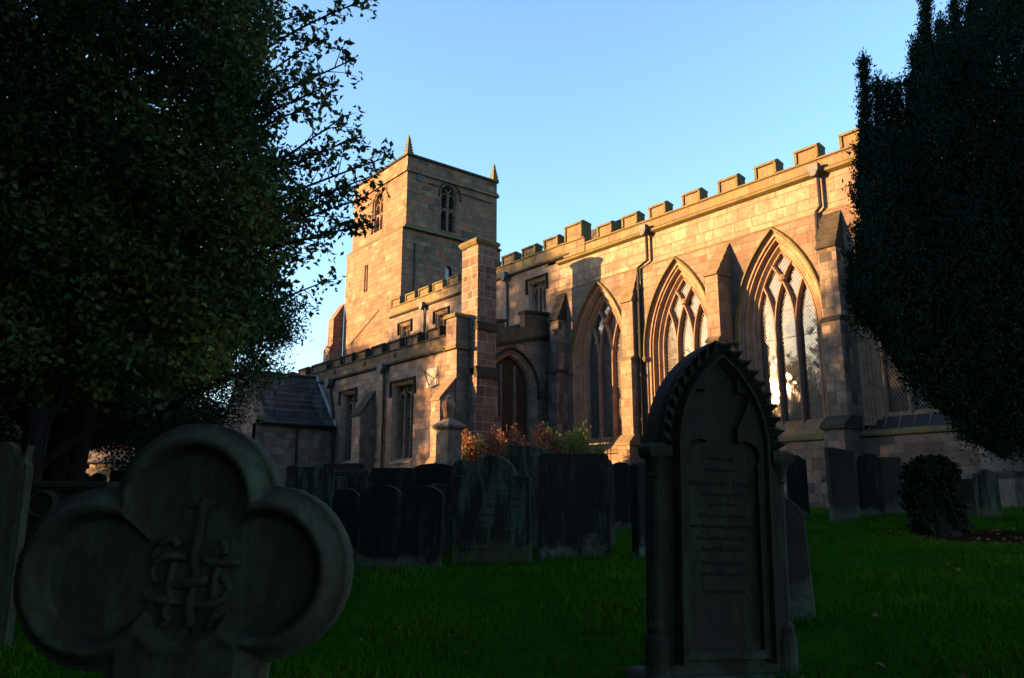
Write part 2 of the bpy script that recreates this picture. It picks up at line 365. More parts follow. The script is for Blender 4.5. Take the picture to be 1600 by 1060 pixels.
def chancel_window(c, mm='moulding', lattice_on=True, lead=False, sill_mat='sill'):
    b = B(); prof = [(AO, 0.03), (1.33, -.03), (1.27, -.035), (1.235, -.10), (1.19, -.08), (1.155, -.14), (1.16, -.2), (1.10, -.23), (1.06, -.21), (1.02, -.27), (AI, -.33), (AI, -.5)]
    rings = [[WC(x, z, w_) for x, z in arch(c, a, RAD+(a-AI), ZS, 1.9)] for a, w_ in prof]
    for A, C in zip(rings, rings[1:]): b.loft(A, C)
    win = b.build('window', mm, church)
    # hood mould
    b = B(); hp = arch(c, AO+.06, RAD+AO+.06-AI, ZS, ZS-.12)
    sweep(b, WC, hp, .06, -.02, .12, .5)
    for sx in (-1, 1):
        q = WC(c+sx*(AO+.06), ZS-.2, .07); b.lathe(q, [(.02, -.1), (.08, -.06), (.1, 0), (.08, .07), (.04, .1)], 8)
    b.build('hood_mould', 'coping', win)
    # tracery : two mullions that branch and cross
    b = B(); hb = .36; m1 = .33
    for sx in (-1, 1):
        x0 = c+sx*m1
        b2 = [(x0, 2.1), (x0, ZS)]
        sweep(b, WC, b2, .06, -.42, -.25)
        for sy in (-1, 1):      # arc curving to the right (1) or left (-1)
            arc = []
            for i in range(0, 19):
                t = i/18*.95; x = x0+sy*(RAD-RAD*math.cos(t)); z = ZS+RAD*math.sin(t)
                if not inarch(x, z, c, AI, RAD, ZS): break
                arc.append((x, z))
            sweep(b, WC, arc, .052, -.42, -.262 if sy > 0 else -.258)
    sweep(b, WC, arch(c, AI-.03, RAD-.03, ZS, 2.1), .05, -.42, -.30)
    b.lathe(WC(c, 6.33, -.3), [(.02, -.12), (.12, -.05), (.13, .04), (.05, .12)], 10)
    b.build('tracery', 'tracery' if mm == 'moulding' else 'moulding_grey', win)
    b = B(); g = arch(c, AI+.01, RAD+.01, ZS, 2.0); b.poly(g, [], lambda u, v: WC(u, v, -.44)); b.build('glass', 'glass', win, fixn=False)
    if lattice_on:
        b = B(); lattice(b, WC, c-AI, c+AI, 2.15, 7.2, lambda x, z: inarch(x, z, c, AI-.02, RAD-.02, ZS), -.405)
        b.build('wire_grille', 'wire', win, fixn=False)
        b = B()
        for z in (2.9, 3.75, 4.6, 5.4): b.box(c-AI+.02, c+AI-.02, YC+.425, YC+.432, z, z+.018)
        b.build('glazing_bar', 'iron', win)
    # sill
    b = B(); b.prism([WC(0, 2.22, -.34), WC(0, 2.22, -.5), WC(0, 1.6, -.5), WC(0, 1.6, .0), WC(0, 1.72, .0)], (c-AO, 0, 0), (c+AO, 0, 0))
    sl_ = b.build('sill', sill_mat, win, bevel=.01)
    if lead:
        for i in range(7):
            b = B(); x = c-1.28+i*.36
            b.prism([WC(0, 2.18, -.335), WC(0, 1.76, -.02), WC(0, 1.772, -.012), WC(0, 2.192, -.327)], (x, 0, 0), (x+.33, 0, 0)); b.build('sill_slate', 'iron', win)
    return win
WCX = [-19.17, -15.60, -12.03, -8.46, -4.89]
for i, c in enumerate(WCX): chancel_window(c, lattice_on=i < 4, lead=i == 3)

# chancel walls
X0, X1 = XE, -1.5
b = B(); holes = [arch(c, AO, RAD+AO-AI, ZS, 1.65) for c in WCX]
b.poly([(X0, -.4), (X1, -.4), (X1, 7.80), (X0, 7.80)], holes, lambda u, v: WC(u, v, .03))
for xx in (X0, X1): b.quad(WC(xx, -.4, .03), WC(xx, 7.8, .03), WC(xx, 7.8, -.5), WC(xx, -.4, -.5))
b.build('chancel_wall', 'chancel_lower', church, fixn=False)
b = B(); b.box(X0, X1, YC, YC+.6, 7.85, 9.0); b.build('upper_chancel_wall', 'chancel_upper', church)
b = B(); b.prism([WC(0, 7.795, .034), WC(0, 7.80, -.1), WC(0, 7.87, -.1), WC(0, 7.87, -.003)], (X0, 0, 0), (X1, 0, 0)); b.build('weathered_offset', 'coping', church)
b = B(); b.prism([WC(0, 1.60, .03), WC(0, 1.62, .15), WC(0, 1.68, .15), WC(0, 1.78, .0), WC(0, 1.6, -.1)], (X0, 0, 0), (X1, 0, 0)); b.build('sill_string', 'coping', church)
b = B(); b.box(X0, X1, YC-.10, YC+.1, -.5, 1.6); b.build('plinth_wall', 'chancel_lower', church)
b = B(); b.prism([WC(0, .62, .10), WC(0, .50, .26), WC(0, -.5, .26), WC(0, -.5, .05)], (X0, 0, 0), (X1, 0, 0)); b.build('plinth', 'buttress_grey', church)
b = B(); b.prism([WC(0, 8.86, .0), WC(0, 8.92, .16), WC(0, 9.0, .16), WC(0, 9.06, .02), WC(0, 9.0, -.1)], (-21.25, 0, 0), (X1, 0, 0)); b.build('string_course', 'coping', church, bevel=.01)

def buttress(xc, wd, mat, y1=19.07, y2=18.95, y3=18.72, top=7.78, W=WC, zf=-.5, Y=YC, cop='sill', s2=4.75, s3=2.1):
    d1, d2, d3 = Y-y1, Y-y2, Y-y3
    b = B(); h = wd/2; t1 = top-1.12
    b.box(xc-h, xc+h, Y-d1, Y-.0, s2, t1-.02)
    b.box(xc-h, xc+h, Y-d2, Y-.0, s3, s2-.12)
    b.box(xc-h-.01, xc+h+.01, Y-d3, Y-.0, .62, s3-.3)
    b.box(xc-h-.12, xc+h+.12, Y-d3-.14, Y, zf, .5)
    bt = b.build('buttress', mat, church, bevel=.012)
    k = 4
    for i in range(k):      # stepped weathering stones
        b = B()
        z1 = top-(top-t1)*i/k; z0 = top-(top-t1)*(i+1)/k; a0 = (d1+.04)*(i+1)/k+.03
        a1 = (d1+.04)*i/k
        b.prism([W(0, z1, a1), W(0, z0, a0), W(0, z0-.035, a0), W(0, z0-.035, -.0), W(0, z1, -.0)], (xc-h-.015-.002*i, 0, 0), (xc+h+.015+.002*i, 0, 0)); b.build('weathering', cop, bt)
    b = B()
    b.prism([W(0, s2+.02, d1), W(0, s2-.1, d2+.03), W(0, s2-.14, d2+.03), W(0, s2-.14, 0), W(0, s2+.02, 0)], (xc-h-.012, 0, 0), (xc+h+.012, 0, 0)); b.build('set_off', cop, bt); b = B()
    b.prism([W(0, s3+.05, d2), W(0, s3-.2, d3+.06), W(0, s3-.3, d3+.06), W(0, s3-.3, 0), W(0, s3+.05, 0)], (xc-h-.07, 0, 0), (xc+h+.07, 0, 0)); b.build('lower_offset', cop, bt); b = B()
    b.prism([W(0, .64, d3), W(0, .5, d3+.14), W(0, .48, d3+.14), W(0, .48, 0), W(0, .64, 0)], (xc-h-.115, 0, 0), (xc+h+.115, 0, 0))
    b.build('plinth_offset', cop, bt)
    return bt
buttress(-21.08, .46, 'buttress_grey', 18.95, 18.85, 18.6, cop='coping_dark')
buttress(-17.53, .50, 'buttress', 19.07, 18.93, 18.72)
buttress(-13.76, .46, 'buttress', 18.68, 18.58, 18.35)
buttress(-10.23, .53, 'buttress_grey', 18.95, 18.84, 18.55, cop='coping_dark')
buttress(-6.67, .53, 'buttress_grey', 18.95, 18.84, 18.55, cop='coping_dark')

def parapet(W, U0, U1, z0, zb, mat, cmat, mer, zt, wd=.84, name='parapet', axis='x', w0=.06, thick=.34):
    """low wall from z0 to zb with a coping, and merlons standing on it at the given places"""
    b = B(); A = W(U0, z0, w0); C = W(U1, zb-.08, w0-thick)
    b.box(min(A.x, C.x), max(A.x, C.x), min(A.y, C.y), max(A.y, C.y), z0, zb-.08); par = b.build(name, mat, church)
    b = B(); b.prism([W(U0, zb-.08, w0+.05), W(U0, zb-.03, w0+.05), W(U0, zb+.03, w0-.1), W(U0, zb-.08, w0-thick-.03)], (0, 0, 0), W.U*(U1-U0)); b.build('coping', cmat, par)
    proto = {}
    for (u, ww, zz) in mer:
        zz = zz or zt; hh = ww/2; rw = rnd.choice((0, .012, -.012))
        key = (round(ww, 2), round(zz, 2))
        if key not in proto:
            b = B(); P = lambda a, z, w_: W(u+a, z, w_)
            A = P(-hh+.07, zb-.05, w0+.002); C = P(hh-.07, zz-.12, w0-thick+.01)
            b.box(min(A.x, C.x), max(A.x, C.x), min(A.y, C.y), max(A.y, C.y), zb-.05, zz-.12)
            mo = b.build('merlon', mat, par)
            b = B()     # cap with a returned edge down both sides
            b.prism([P(-hh, zz-.14, w0+.07), P(-hh, zz-.07, w0+.07), P(-hh, zz, w0-.08), P(-hh, zz-.07, w0-thick-.05), P(-hh, zz-.14, w0-thick-.05)], (0, 0, 0), W.U*ww)
            for sx in (-1, 1):
                uu = u+sx*(hh-.045)
                A = W(uu-.045, zb+.0, w0+.05); C = W(uu+.045, zz-.138, w0-thick-.02)
                b.box(min(A.x, C.x), max(A.x, C.x), min(A.y, C.y), max(A.y, C.y), zb, zz-.138)
            b.build('cap', cmat, mo, bevel=.015)
            proto[key] = (mo, u)
        else:
            m0, u0 = proto[key]; dup(m0, par, W.U*(u-u0)+Vector((0, 0, rnd.uniform(-.02, .015))))
    return par
chm = [(-18.72, .76), (-17.5, .72), (-16.25, .8), (-14.83, .86), (-13.42, .82), (-12.1, .84), (-10.78, .88), (-9.42, .84), (-8.05, .84), (-6.7, .84), (-5.3, .84), (-3.9, .84), (-2.5, .84)]
parapet(WC, -19.75, X1, 9.06, 9.42, 'parapet', 'coping', [(u, round(w_*5)/5-.06, None) for u, w_ in chm], 9.88)
# nave clerestory parapet
nm = [(-33.45, .9, None), (-32.05, .9, None), (-30.82, .9, None), (-29.6, .85, None), (-28.35, .85, None), (-27.1, .85, None), (-25.7, .85, None), (-24.33, .85, None), (-23.0, .85, None), (-21.66, .85, None)]
parapet(WC, -34.02, -20.9, 9.24, 9.72, 'parapet', 'coping', nm, 10.16, w0=.02)
parapet(WC, -20.9, -19.75, 9.06, 9.66, 'parapet', 'coping', [(-20.32, .95, None)], 10.33, name='corner_parapet', w0=.09, thick=.45)

# clerestory wall with its rectangular windows
clx = [-22.55, -25.9, -29.3, -32.5]; hw = .52; zb0, zt0 = 7.25, 8.62
b = B(); b.poly([(-34.06, 5.0), (XE, 5.0), (XE, 9.24), (-34.06, 9.24)], [[(c-hw, zb0), (c-hw, zt0), (c+hw, zt0), (c+hw, zb0)] for c in clx], lambda u, v: WC(u, v, 0)); b.build('clerestory_wall', 'nave', church, fixn=False)
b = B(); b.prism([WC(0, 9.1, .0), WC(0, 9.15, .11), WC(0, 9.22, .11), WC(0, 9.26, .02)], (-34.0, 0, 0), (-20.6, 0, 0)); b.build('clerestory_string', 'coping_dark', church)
b = B(); b.box(-34.0, -19.8, YC+.35, YC+.5, 9.0, 9.6); b.build('gutter', 'lead', church)

def square_window(W, c, hw, z0, z1, lights, hoodmat, glass, depth=.32, mat='moulding_grey', hood=True, drop=.5):
    b = B(); rect = lambda a, lo, hi: [(c-a, lo), (c-a, hi), (c+a, hi), (c+a, lo)]
    prof = [(hw, 0, 0.0), (hw-.05, -.05, -.08), (hw-.07, -.07, -.08), (hw-.12, -.1, -.2), (hw-.12, -.1, -depth-.08)]
    rings = [[W(x, z, w_) for x, z in rect(a, z0+.0, z1+dz)] for a, dz, w_ in prof]
    for A, C in zip(rings, rings[1:]): b.loft(A, C)
    b.prism([W(c-hw, z0+.14, -depth), W(c-hw, z0-.03, .06), W(c-hw, z0-.09, .06), W(c-hw, z0-.09, -depth)], (0, 0, 0), W.U*(2*hw))
    win = b.build('window', mat, church)
    b = B(); iw = hw-.12; lw = 2*iw/lights; zt = z1-.1
    for i in range(1, lights): sweep(b, W, [(c-iw+lw*i, z0+.08), (c-iw+lw*i, zt-lw*.9)], .035, -depth, -depth+.14)
    zs = zt-lw*1.15
    for i in range(lights):
        cx = c-iw+lw*(i+.5)
        sweep(b, W, arch(cx, lw/2-.01, lw*.62, zs, zs-.02, 8), .028, -depth, -depth+.12)
        # little upper lights between the arch heads
    for i in range(1, lights):
        cx = c-iw+lw*i
        for sx in (-1, 1): sweep(b, W, [(cx, zs+.03), (cx+sx*lw*.16, zs+lw*.35), (cx+sx*lw*.27, zt)], .022, -depth, -depth+.11)
    b.build('tracery', mat, win)
    b = B(); q = rect(iw+.01, z0, zt+.01); b.poly(q, [], lambda u, v: W(u, v, -depth-.02)); b.build('glass', glass, win, fixn=False)
    if W is WA:
        b = B(); z = z0+.15
        while z < zt: 
            a_ = W(c-iw, z, -depth+.0); b.box(a_.x, a_.x+2*iw, a_.y-.004, a_.y+.004, z, z+.012); z += .17
        for i in range(lights*3): a_ = W(c-iw+(i+.5)*2*iw/(lights*3), z0+.1, -depth+.006); b.box(a_.x-.005, a_.x+.005, a_.y-.003, a_.y+.003, z0+.1, zt)
        b.build('window_leads', 'wire', win, fixn=False)
    if hood:
        b = B(); o = hw+.09; sweep(b, W, [(c-o, z1-drop), (c-o, z1-drop+.03), (c-o, z1+.09), (c+o, z1+.09), (c+o, z1-drop+.03), (c+o, z1-drop)], .055, -.02, .1, .5)
        b.build('hood_mould', hoodmat, win)
    return win
for c in clx: square_window(WC, c, hw, zb0, zt0, 3, 'coping_dark', 'glass_pale')

# roofs
b = B(); b.prism([(0, YC+.4, 9.35), (0, 24.2, 10.3), (0, 29, 9.35), (0, 29, 9.1), (0, YC+.4, 9.1)], (-34, 0, 0), (-20.5, 0, 0)); b.build('nave_roof', 'lead', church)
b = B(); b.prism([(0, YC+.4, 9.0), (0, 24.2, 9.7), (0, 29, 9.0), (0, 29, 8.8), (0, YC+.4, 8.8)], (-20.5, 0, 0), (X1, 0, 0)); b.build('chancel_roof', 'lead', church)
b = B(); b.prism([(0, 20.9, 10.2), (0, 21.2, 10.72), (0, 22.4, 11.32), (0, 23.6, 10.72), (0, 23.9, 9.9), (0, 20.9, 9.9)], (-22.9, 0, 0), (-20.3, 0, 0)); b.build('roof_turret', 'slate', church)
b = B(); b.box(-34, X1, 28.6, 29.2, -.5, 9.3); b.box(X1-.4, X1, YC+.05, 28.6, -.5, 9.2); b.build('rear_wall', 'chancel_lower', church)
b = B(); b.prism([(0, YA+.4, 5.75), (0, YC, 6.95), (0, YC, 6.6), (0, YA+.4, 5.4)], (-39, 0, 0), (XE-.35, 0, 0)); b.build('aisle_roof', 'lead', church)

# aisle south wall
b = B(); w1 = (-25.42, .78, 1.5, 4.45, 3); w2 = (-29.85, .66, 1.6, 4.55, 2)
aw = [w1, w2, (-36.9, .7, 1.6, 4.55, 2)]
b.poly([(-39.3, -.5), (XE, -.5), (XE, 5.3), (-39.3, 5.3)], [[(c-h, a), (c-h, d), (c+h, d), (c+h, a)] for c, h, a, d, n in aw], lambda u, v: WA(u, v, 0))
b.quad((-39.3, YA, -.5), (-39.3, YA, 5.3), (-39.3, YC+.6, 6.4), (-39.3, YC+.6, -.5))
b.build('aisle_wall', 'aisle', church, fixn=False)
for c, h, a, d, n in aw: square_window(WA, c, h, a, d, n, 'coping_dark', 'glass', .36)
b = B(); b.prism([WA(0, 5.2, .0), WA(0, 5.25, .12), WA(0, 5.32, .12), WA(0, 5.38, .02)], (-39.4, 0, 0), (-22.45, 0, 0)); b.build('aisle_string', 'coping_dark', church)
am = [(-38.2, .9), (-36.5, 1.2), (-34.55, .95), (-32.75, 1.7), (-31.05, .97), (-29.95, .92), (-28.75, .9), (-27.45, .95), (-26.1, 1.03), (-24.8, 1.02), (-23.35, 1.02)]
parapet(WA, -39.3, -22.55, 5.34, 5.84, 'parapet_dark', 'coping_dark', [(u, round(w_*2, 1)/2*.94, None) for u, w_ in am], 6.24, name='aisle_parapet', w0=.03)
for xb in (-28.5, -26.05, -31.2):      # carved bosses on the parapet
    b = B(); q = WA(xb, 5.58, .03); b.v = []; 
    for r_, w_ in ((.12, .0),): pass
    ring = [(xb+.11*math.cos(t*math.pi/6), 5.58+.11*math.sin(t*math.pi/6)) for t in range(12)]
    b.prism([WA(x, z, .0) for x, z in ring], (0, 0, 0), (0, -.07, 0)); b.build('boss', 'coping_dark', church, bevel=.02)
# corner parapet pier
b = B(); b.box(-22.5, XE+.03, YA-.06, YA+.5, 5.36, 6.34); cp = b.build('parapet_pier', 'aisle', church, bevel=.015)
b = B(); b.box(-22.56, XE+.1, YA-.12, YA+.56, 5.22, 5.36); b.build('pier_base', 'coping', cp)
b = B(); b.lathe((-22.2, YA+.22, 6.34), [(.36, 0), (.37, .06), (.30, .16), (.16, .2)], 4); b.build('pier_cap', 'coping', cp)
# aisle buttresses
def plain_buttress(x0, x1, Y, dep, zt, zs, mat, cop):
    b = B(); b.box(x0, x1, Y-dep, Y, -.5, zs-.05); b.prism([(0, Y, zs-.05), (0, Y-dep, zs-.05), (0, Y-dep, zs-.0), (0, Y, zt-.06)], (x0, 0, 0), (x1, 0, 0)); bt = b.build('buttress', mat, church)
    b = B(); b.prism([(0, Y, zt-.04), (0, Y-dep-.05, zs-.02), (0, Y-dep-.05, zs+.05), (0, Y, zt+.06)], (x0-.03, 0, 0), (x1+.03, 0, 0)); b.build('weathering', cop, bt)
    b = B(); b.prism([(0, Y-dep-.26, 1.18), (0, Y-dep, 1.5), (0, Y-dep+.3, 1.5), (0, Y-dep+.3, -.5), (0, Y-dep-.22, -.5)], (x0-.002, 0, 0), (x1+.002, 0, 0)); b.build('lower_offset', cop, bt)
plain_buttress(-28.2, -27.55, YA, .62, 4.31, 3.35, 'aisle', 'coping_dark')
plain_buttress(-22.5, -21.95, YA, .62, 4.15, 3.4, 'aisle', 'sill')

# aisle end wall (faces east) with the drop arch
c, a_, r_, zs_ = 17.62, .96, 1.28, 4.0
b = B(); b.poly([(YA, -.5), (YC, -.5), (YC, 6.35), (YA, 5.35)], [arch(c, a_+.2, r_+.2, zs_, 1.2)], lambda u, v: WE(u, v, 0)); b.build('aisle_end_wall', 'nave', church, fixn=False)
b = B(); rings = [[WE(x, z, w_) for x, z in arch(c, aa, r_+aa-a_, zs_, 1.2)] for aa, w_ in ((a_+.2, 0), (a_+.16, -.04), (a_+.12, -.1), (a_+.06, -.1), (a_, -.22), (a_, -.5))]
for A, C in zip(rings, rings[1:]): b.loft(A, C)
ew = b.build('window', 'moulding_grey', church)
b = B(); sweep(b, WE, arch(c, a_+.28, r_+.28, zs_, zs_-.1), .055, -.02, .1, .5)
for sx in (-1, 1): b.lathe(WE(c+sx*(a_+.28), zs_-.14, .06), [(.02, -.09), (.08, -.05), (.09, .03), (.03, .09)], 8)
b.build('hood_mould', 'coping_dark', ew)
b = B()
for sx in (-1, 1): sweep(b, WE, [(c+sx*.32, 1.2), (c+sx*.32, zs_+.95)], .045, -.36, -.22)
b.build('tracery', 'moulding_grey', ew)
b = B(); b.poly(arch(c, a_+.01, r_+.01, zs_, 1.2), [], lambda u, v: WE(u, v, -.34)); b.build('glass', 'boards', ew, fixn=False)
# its sloping parapet
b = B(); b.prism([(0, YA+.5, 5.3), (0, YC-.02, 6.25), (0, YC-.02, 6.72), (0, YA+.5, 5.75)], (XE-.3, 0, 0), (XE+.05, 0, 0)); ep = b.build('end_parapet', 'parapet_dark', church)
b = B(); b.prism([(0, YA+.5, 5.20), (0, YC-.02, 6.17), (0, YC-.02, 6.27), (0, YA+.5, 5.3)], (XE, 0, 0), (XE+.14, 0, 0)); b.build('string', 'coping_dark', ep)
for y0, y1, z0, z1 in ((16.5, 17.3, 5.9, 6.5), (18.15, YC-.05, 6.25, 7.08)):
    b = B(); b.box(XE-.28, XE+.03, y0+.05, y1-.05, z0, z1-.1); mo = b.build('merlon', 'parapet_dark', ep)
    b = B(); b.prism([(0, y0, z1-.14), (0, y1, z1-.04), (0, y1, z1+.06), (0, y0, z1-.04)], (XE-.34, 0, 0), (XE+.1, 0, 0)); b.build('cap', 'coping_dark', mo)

# tall square pier at the aisle corner
b = B(); b.box(-22.38, -21.40, 15.66, 16.50, 4.55, 9.0); b.box(-22.3, -21.36, 15.62, 16.56, 2.9, 4.3); b.box(-22.3, -21.30, 15.56, 16.62, -.5, 2.9)
pr = b.build('tall_pier', 'pier', church, bevel=.012)
b = B(); b.lathe((-21.89, 16.08, 9.0), [(.47, 0), (.54, .1), (.55, .18), (.46, .26), (.2, .32)], 4); b.build('pier_cap', 'coping', pr)
b = B(); b.prism([(-21.40, 0, 6.2), (-21.33, 0, 5.95), (-21.33, 0, 5.9), (-21.5, 0, 5.9), (-21.5, 0, 6.2)], (0, 15.63, 0), (0, 16.53, 0)); b.build('weathering', 'coping_dark', pr)
b = B(); b.prism([(-21.40, 0, 4.6), (-21.30, 0, 4.3), (-21.30, 0, 4.2), (-21.5, 0, 4.2), (-21.5, 0, 4.6)], (0, 15.60, 0), (0, 16.58, 0)); b.build('weathering', 'coping_dark', pr)

# drain pipes
def pipe(pts, r, mat, hopper, hmat='lead', hs=.16):
    b = B(); b.tube(pts, r, 8)
    for p in pts[1:-1]: pass
    a, z = Vector(pts[-2]), Vector(pts[-1]); n = int((a-z).length/1.3)
    for i in range(n):
        q = a.lerp(z, (i+.5)/n); b.tube([q+Vector((0, 0, .05)), q-Vector((0, 0, .05))], r*1.35, 8)
    pp = b.build('drainpipe', mat, church)
    b = B(); h = Vector(hopper); b.box(h.x-hs, h.x+hs, h.y-hs*.7, h.y+hs*.5, h.z-.1, h.z+.1); b.prism([h+Vector((-hs, -hs*.7, -.1)), h+Vector((hs, -hs*.7, -.1)), h+Vector((hs*.4, -hs*.7, -.26)), h+Vector((-hs*.4, -hs*.7, -.26))], (0, 0, 0), (0, hs*.9, 0))
    b.build('hopper', hmat, pp, bevel=.01)
pipe([(-16.72, 19.26, 8.95), (-16.72, 19.27, 7.95), (-17.15, 19.27, 7.78), (-17.15, 19.22, 1.9)], .055, 'iron', (-16.75, 19.18, 9.06))
pipe([(-10.46, 19.26, 8.95), (-10.46, 19.27, 7.95), (-10.60, 19.27, 7.82), (-10.60, 19.22, 6.4)], .055, 'iron', (-10.5, 19.18, 9.06))
pipe([(-24.42, 19.3, 9.1), (-24.42, 19.33, 8.6), (-24.40, 19.33, 6.8)], .05, 'lead', (-24.42, 19.22, 9.2))
pipe([(-30.72, 19.3, 9.1), (-30.72, 19.33, 8.6), (-30.70, 19.33, 6.8)], .05, 'lead', (-30.72, 19.22, 9.2))
pipe([(-26.75, 15.03, 5.1), (-26.75, 15.05, 4.6), (-26.75, 15.05, -.1)], .065, 'iron', (-26.75, 14.97, 5.2), hs=.2)
pipe([(-31.4, 15.03, 5.05), (-31.4, 15.05, 4.6), (-30.92, 15.05, 3.2), (-30.92, 15.05, -.1)], .065, 'iron', (-31.4, 14.97, 5.15), hs=.2)
# sundial on the aisle wall
b = B(); b.box(-23.75, -23.1, YA-.03, YA, 4.05, 4.72); sd_ = b.build('sundial', 'plate', church)
b = B(); b.tube([(-23.55, YA-.05, 4.1), (-23.3, YA-.42, 4.55)], .02, 5); b.tube([(-23.3, YA-.42, 4.55), (-23.2, YA-.05, 4.3)], .015, 5); b.tube([(-22.95, YA-.04, 4.1), (-22.95, YA-.06, 4.75)], .018, 5); b.tube([(-23.45, YA-.05, 4.02), (-22.95, YA-.05, 4.08)], .018, 5); b.build('gnomon', 'iron', sd_)

# ---- tower
TX0, TX1, TY0, TY1 = -40.1, -34.06, 20.18, 26.25
b = B()
b.poly([(TX0, 14.4), (TX1, 14.4), (TX1, 18.35), (TX0, 18.35)], [arch(-37.2, .62, .8, 16.5, 14.85)], lambda u, v: (u, TY0, v))
b.poly([(TY0, 14.4), (TY1, 14.4), (TY1, 18.35), (TY0, 18.35)], [arch(22.95, .62, .7, 16.75, 14.6)], lambda u, v: (TX1, u, v))
b.quad((TX0, TY0, 14.4), (TX0, TY0, 18.35), (TX0, TY1, 18.35), (TX0, TY1, 14.4)); b.quad((TX0, TY1, 14.4), (TX0, TY1, 18.35), (TX1, TY1, 18.35), (TX1, TY1, 14.4))
b.quad((TX0+.3, TY0+.3, 18.1), (TX1-.3, TY0+.3, 18.1), (TX1-.3, TY1-.3, 18.1), (TX0+.3, TY1-.3, 18.1))
tw = b.build('tower', 'tower', church, fixn=False)
g = .22
b = B(); s0 = [(-38.05, 11.45), (-38.05, 13.0), (-37.62, 13.0), (-37.62, 11.45)]
b.poly([(TX0-g, -.5), (TX1+.05, -.5), (TX1+.05, 14.2), (TX0-g, 14.2)], [s0], lambda u, v: (u, TY0-g, v))
b.poly([(TY0-g, -.5), (TY1+g, -.5), (TY1+g, 14.2), (TY0-g, 14.2)], [arch(22.9, .2, .21, 12.4, 11.5)], lambda u, v: (TX1+.05, u, v))
b.quad((TX0-g, TY0-g, -.5), (TX0-g, TY0-g, 14.2), (TX0-g, TY1+g, 14.2), (TX0-g, TY1+g, -.5)); b.quad((TX0-g, TY1+g, -.5), (TX0-g, TY1+g, 14.2), (TX1+.05, TY1+g, 14.2), (TX1+.05, TY1+g, -.5))
b.build('lower_tower', 'tower', church, fixn=False)
def ringband(z0, z1, o0, o1, mat, name, par, g2=0):
    b = B(); r0 = [(TX0-o0, TY0-o0, z0), (TX1+o0, TY0-o0, z0), (TX1+o0, TY1+o0, z0), (TX0-o0, TY1+o0, z0)]
    r1 = [(TX0-o1, TY0-o1, z1), (TX1+o1, TY0-o1, z1), (TX1+o1, TY1+o1, z1), (TX0-o1, TY1+o1, z1)]
    r2 = [(TX0+.1, TY0+.1, z1), (TX1-.1, TY0+.1, z1), (TX1-.1, TY1-.1, z1), (TX0+.1, TY1-.1, z1)]; r3 = [(x, y, z0) for x, y, z in r2]
    b.loft(r0, r1, True); b.loft(r1, r2, True); b.loft(r3, r0, True); return b.build(name, mat, par)
ringband(14.18, 14.45, .24, .0, 'coping', 'set_off', tw); ringband(17.42, 17.56, .11, .10, 'tower', 'string_course', tw); ringband(17.56, 17.7, .1, .02, 'coping', 'string_slope', tw); ringband(18.33, 18.47, .09, .06, 'coping_dark', 'coping', tw)
def louvre_window(W, c, aw_, z0, rad, zs, lights, mat='moulding', par=tw):
    b = B(); rings = [[W(x, z, w_) for x, z in arch(c, aa, rad+aa-aw_, zs, z0)] for aa, w_ in ((aw_+.0, 0), (aw_-.05, -.08), (aw_-.09, -.08), (aw_-.14, -.3), (aw_-.14, -.6))]
    for A, C in zip(rings, rings[1:]): b.loft(A, C)
    win = b.build('belfry_window', mat, par)
    iw = aw_-.14; b = B(); b.poly(arch(c, iw+.01, rad-.13, zs, z0), [], lambda u, v: W(u, v, -.55)); b.build('opening', 'void', win, fixn=False)
    b = B()
    if lights > 1:
        sweep(b, W, [(c, z0), (c, zs+.1)], .06, -.34, -.16); zm = (z0+zs)/2+.15
        for sx in (-1, 1):
            cx = c+sx*iw/2; sweep(b, W, arch(cx, iw/2-.03, iw*.62, zs-.2, zs-.22, 8), .04, -.34, -.17); sweep(b, W, arch(cx, iw/2-.03, iw*.55, zm-.2, zm-.22, 8), .045, -.34, -.17)
            sweep(b, W, [(c+sx*.0, zs+.1), (c+sx*iw*.45, zs+.42)], .045, -.34, -.175)
        sweep(b, W, [(c-iw, zm+.12), (c+iw, zm+.12)], .05, -.34, -.18)
    else: sweep(b, W, [(c-iw, z0+.02), (c+iw, z0+.02)], .03, -.3, -.15)
    b.build('tracery', mat, win)
    b = B(); z = z0+.08
    while z < zs+rad*.45:
        xx = iw
        while xx > .05 and not inarch(c+xx, z, c, iw+.01, rad-.13, zs): xx -= .03
        A = [W(c-xx, z, -.5), W(c-xx, z-.07, -.36), W(c-xx, z-.055, -.355), W(c-xx, z+.02, -.49)]; b.prism(A, (0, 0, 0), W.U*(2*xx)); z += .125
    b.build('louvre', 'louvre', win)
    return win
louvre_window(Wall((0, TY0, 0), (1, 0, 0), (0, -1, 0)), -37.2, .62, 14.85, .8, 16.5, 2)
lw_ = louvre_window(Wall((TX1, 0, 0), (0, 1, 0), (1, 0, 0)), 22.95, .62, 14.6, .7, 16.75, 2, 'moulding_grey')
b = B(); sweep(b, EAST(TX1), arch(22.95, .70, .78, 16.75, 16.5), .05, -.02, .07, .5); b.build('hood_mould', 'coping_dark', lw_)
louvre_window(Wall((0, TY0-g, 0), (1, 0, 0), (0, -1, 0)), -37.835, .215, 11.45, .3, 12.9, 1)
b = B(); b.poly(arch(22.9, .2, .21, 12.4, 11.5), [], lambda u, v: (TX1-.1, u, v)); b.build('lancet_glass', 'glass_pale', tw, fixn=False)
b = B(); b.box(TX1+.02, TX1+.11, 20.70, 20.79, 10.2, 13.45); b.build('cable_duct', 'iron', tw)
b = B(); b.box(TX1, TX1+.05, 20.78, 21.1, 17.02, 17.4); b.build('blue_plate', 'clock', tw)
b = B(); b.tube([(TX1+.05, 21.5, 17.05), (TX1+.05, 25.9, 16.95)], .022, 5); b.build('tie_rod', 'iron', tw)
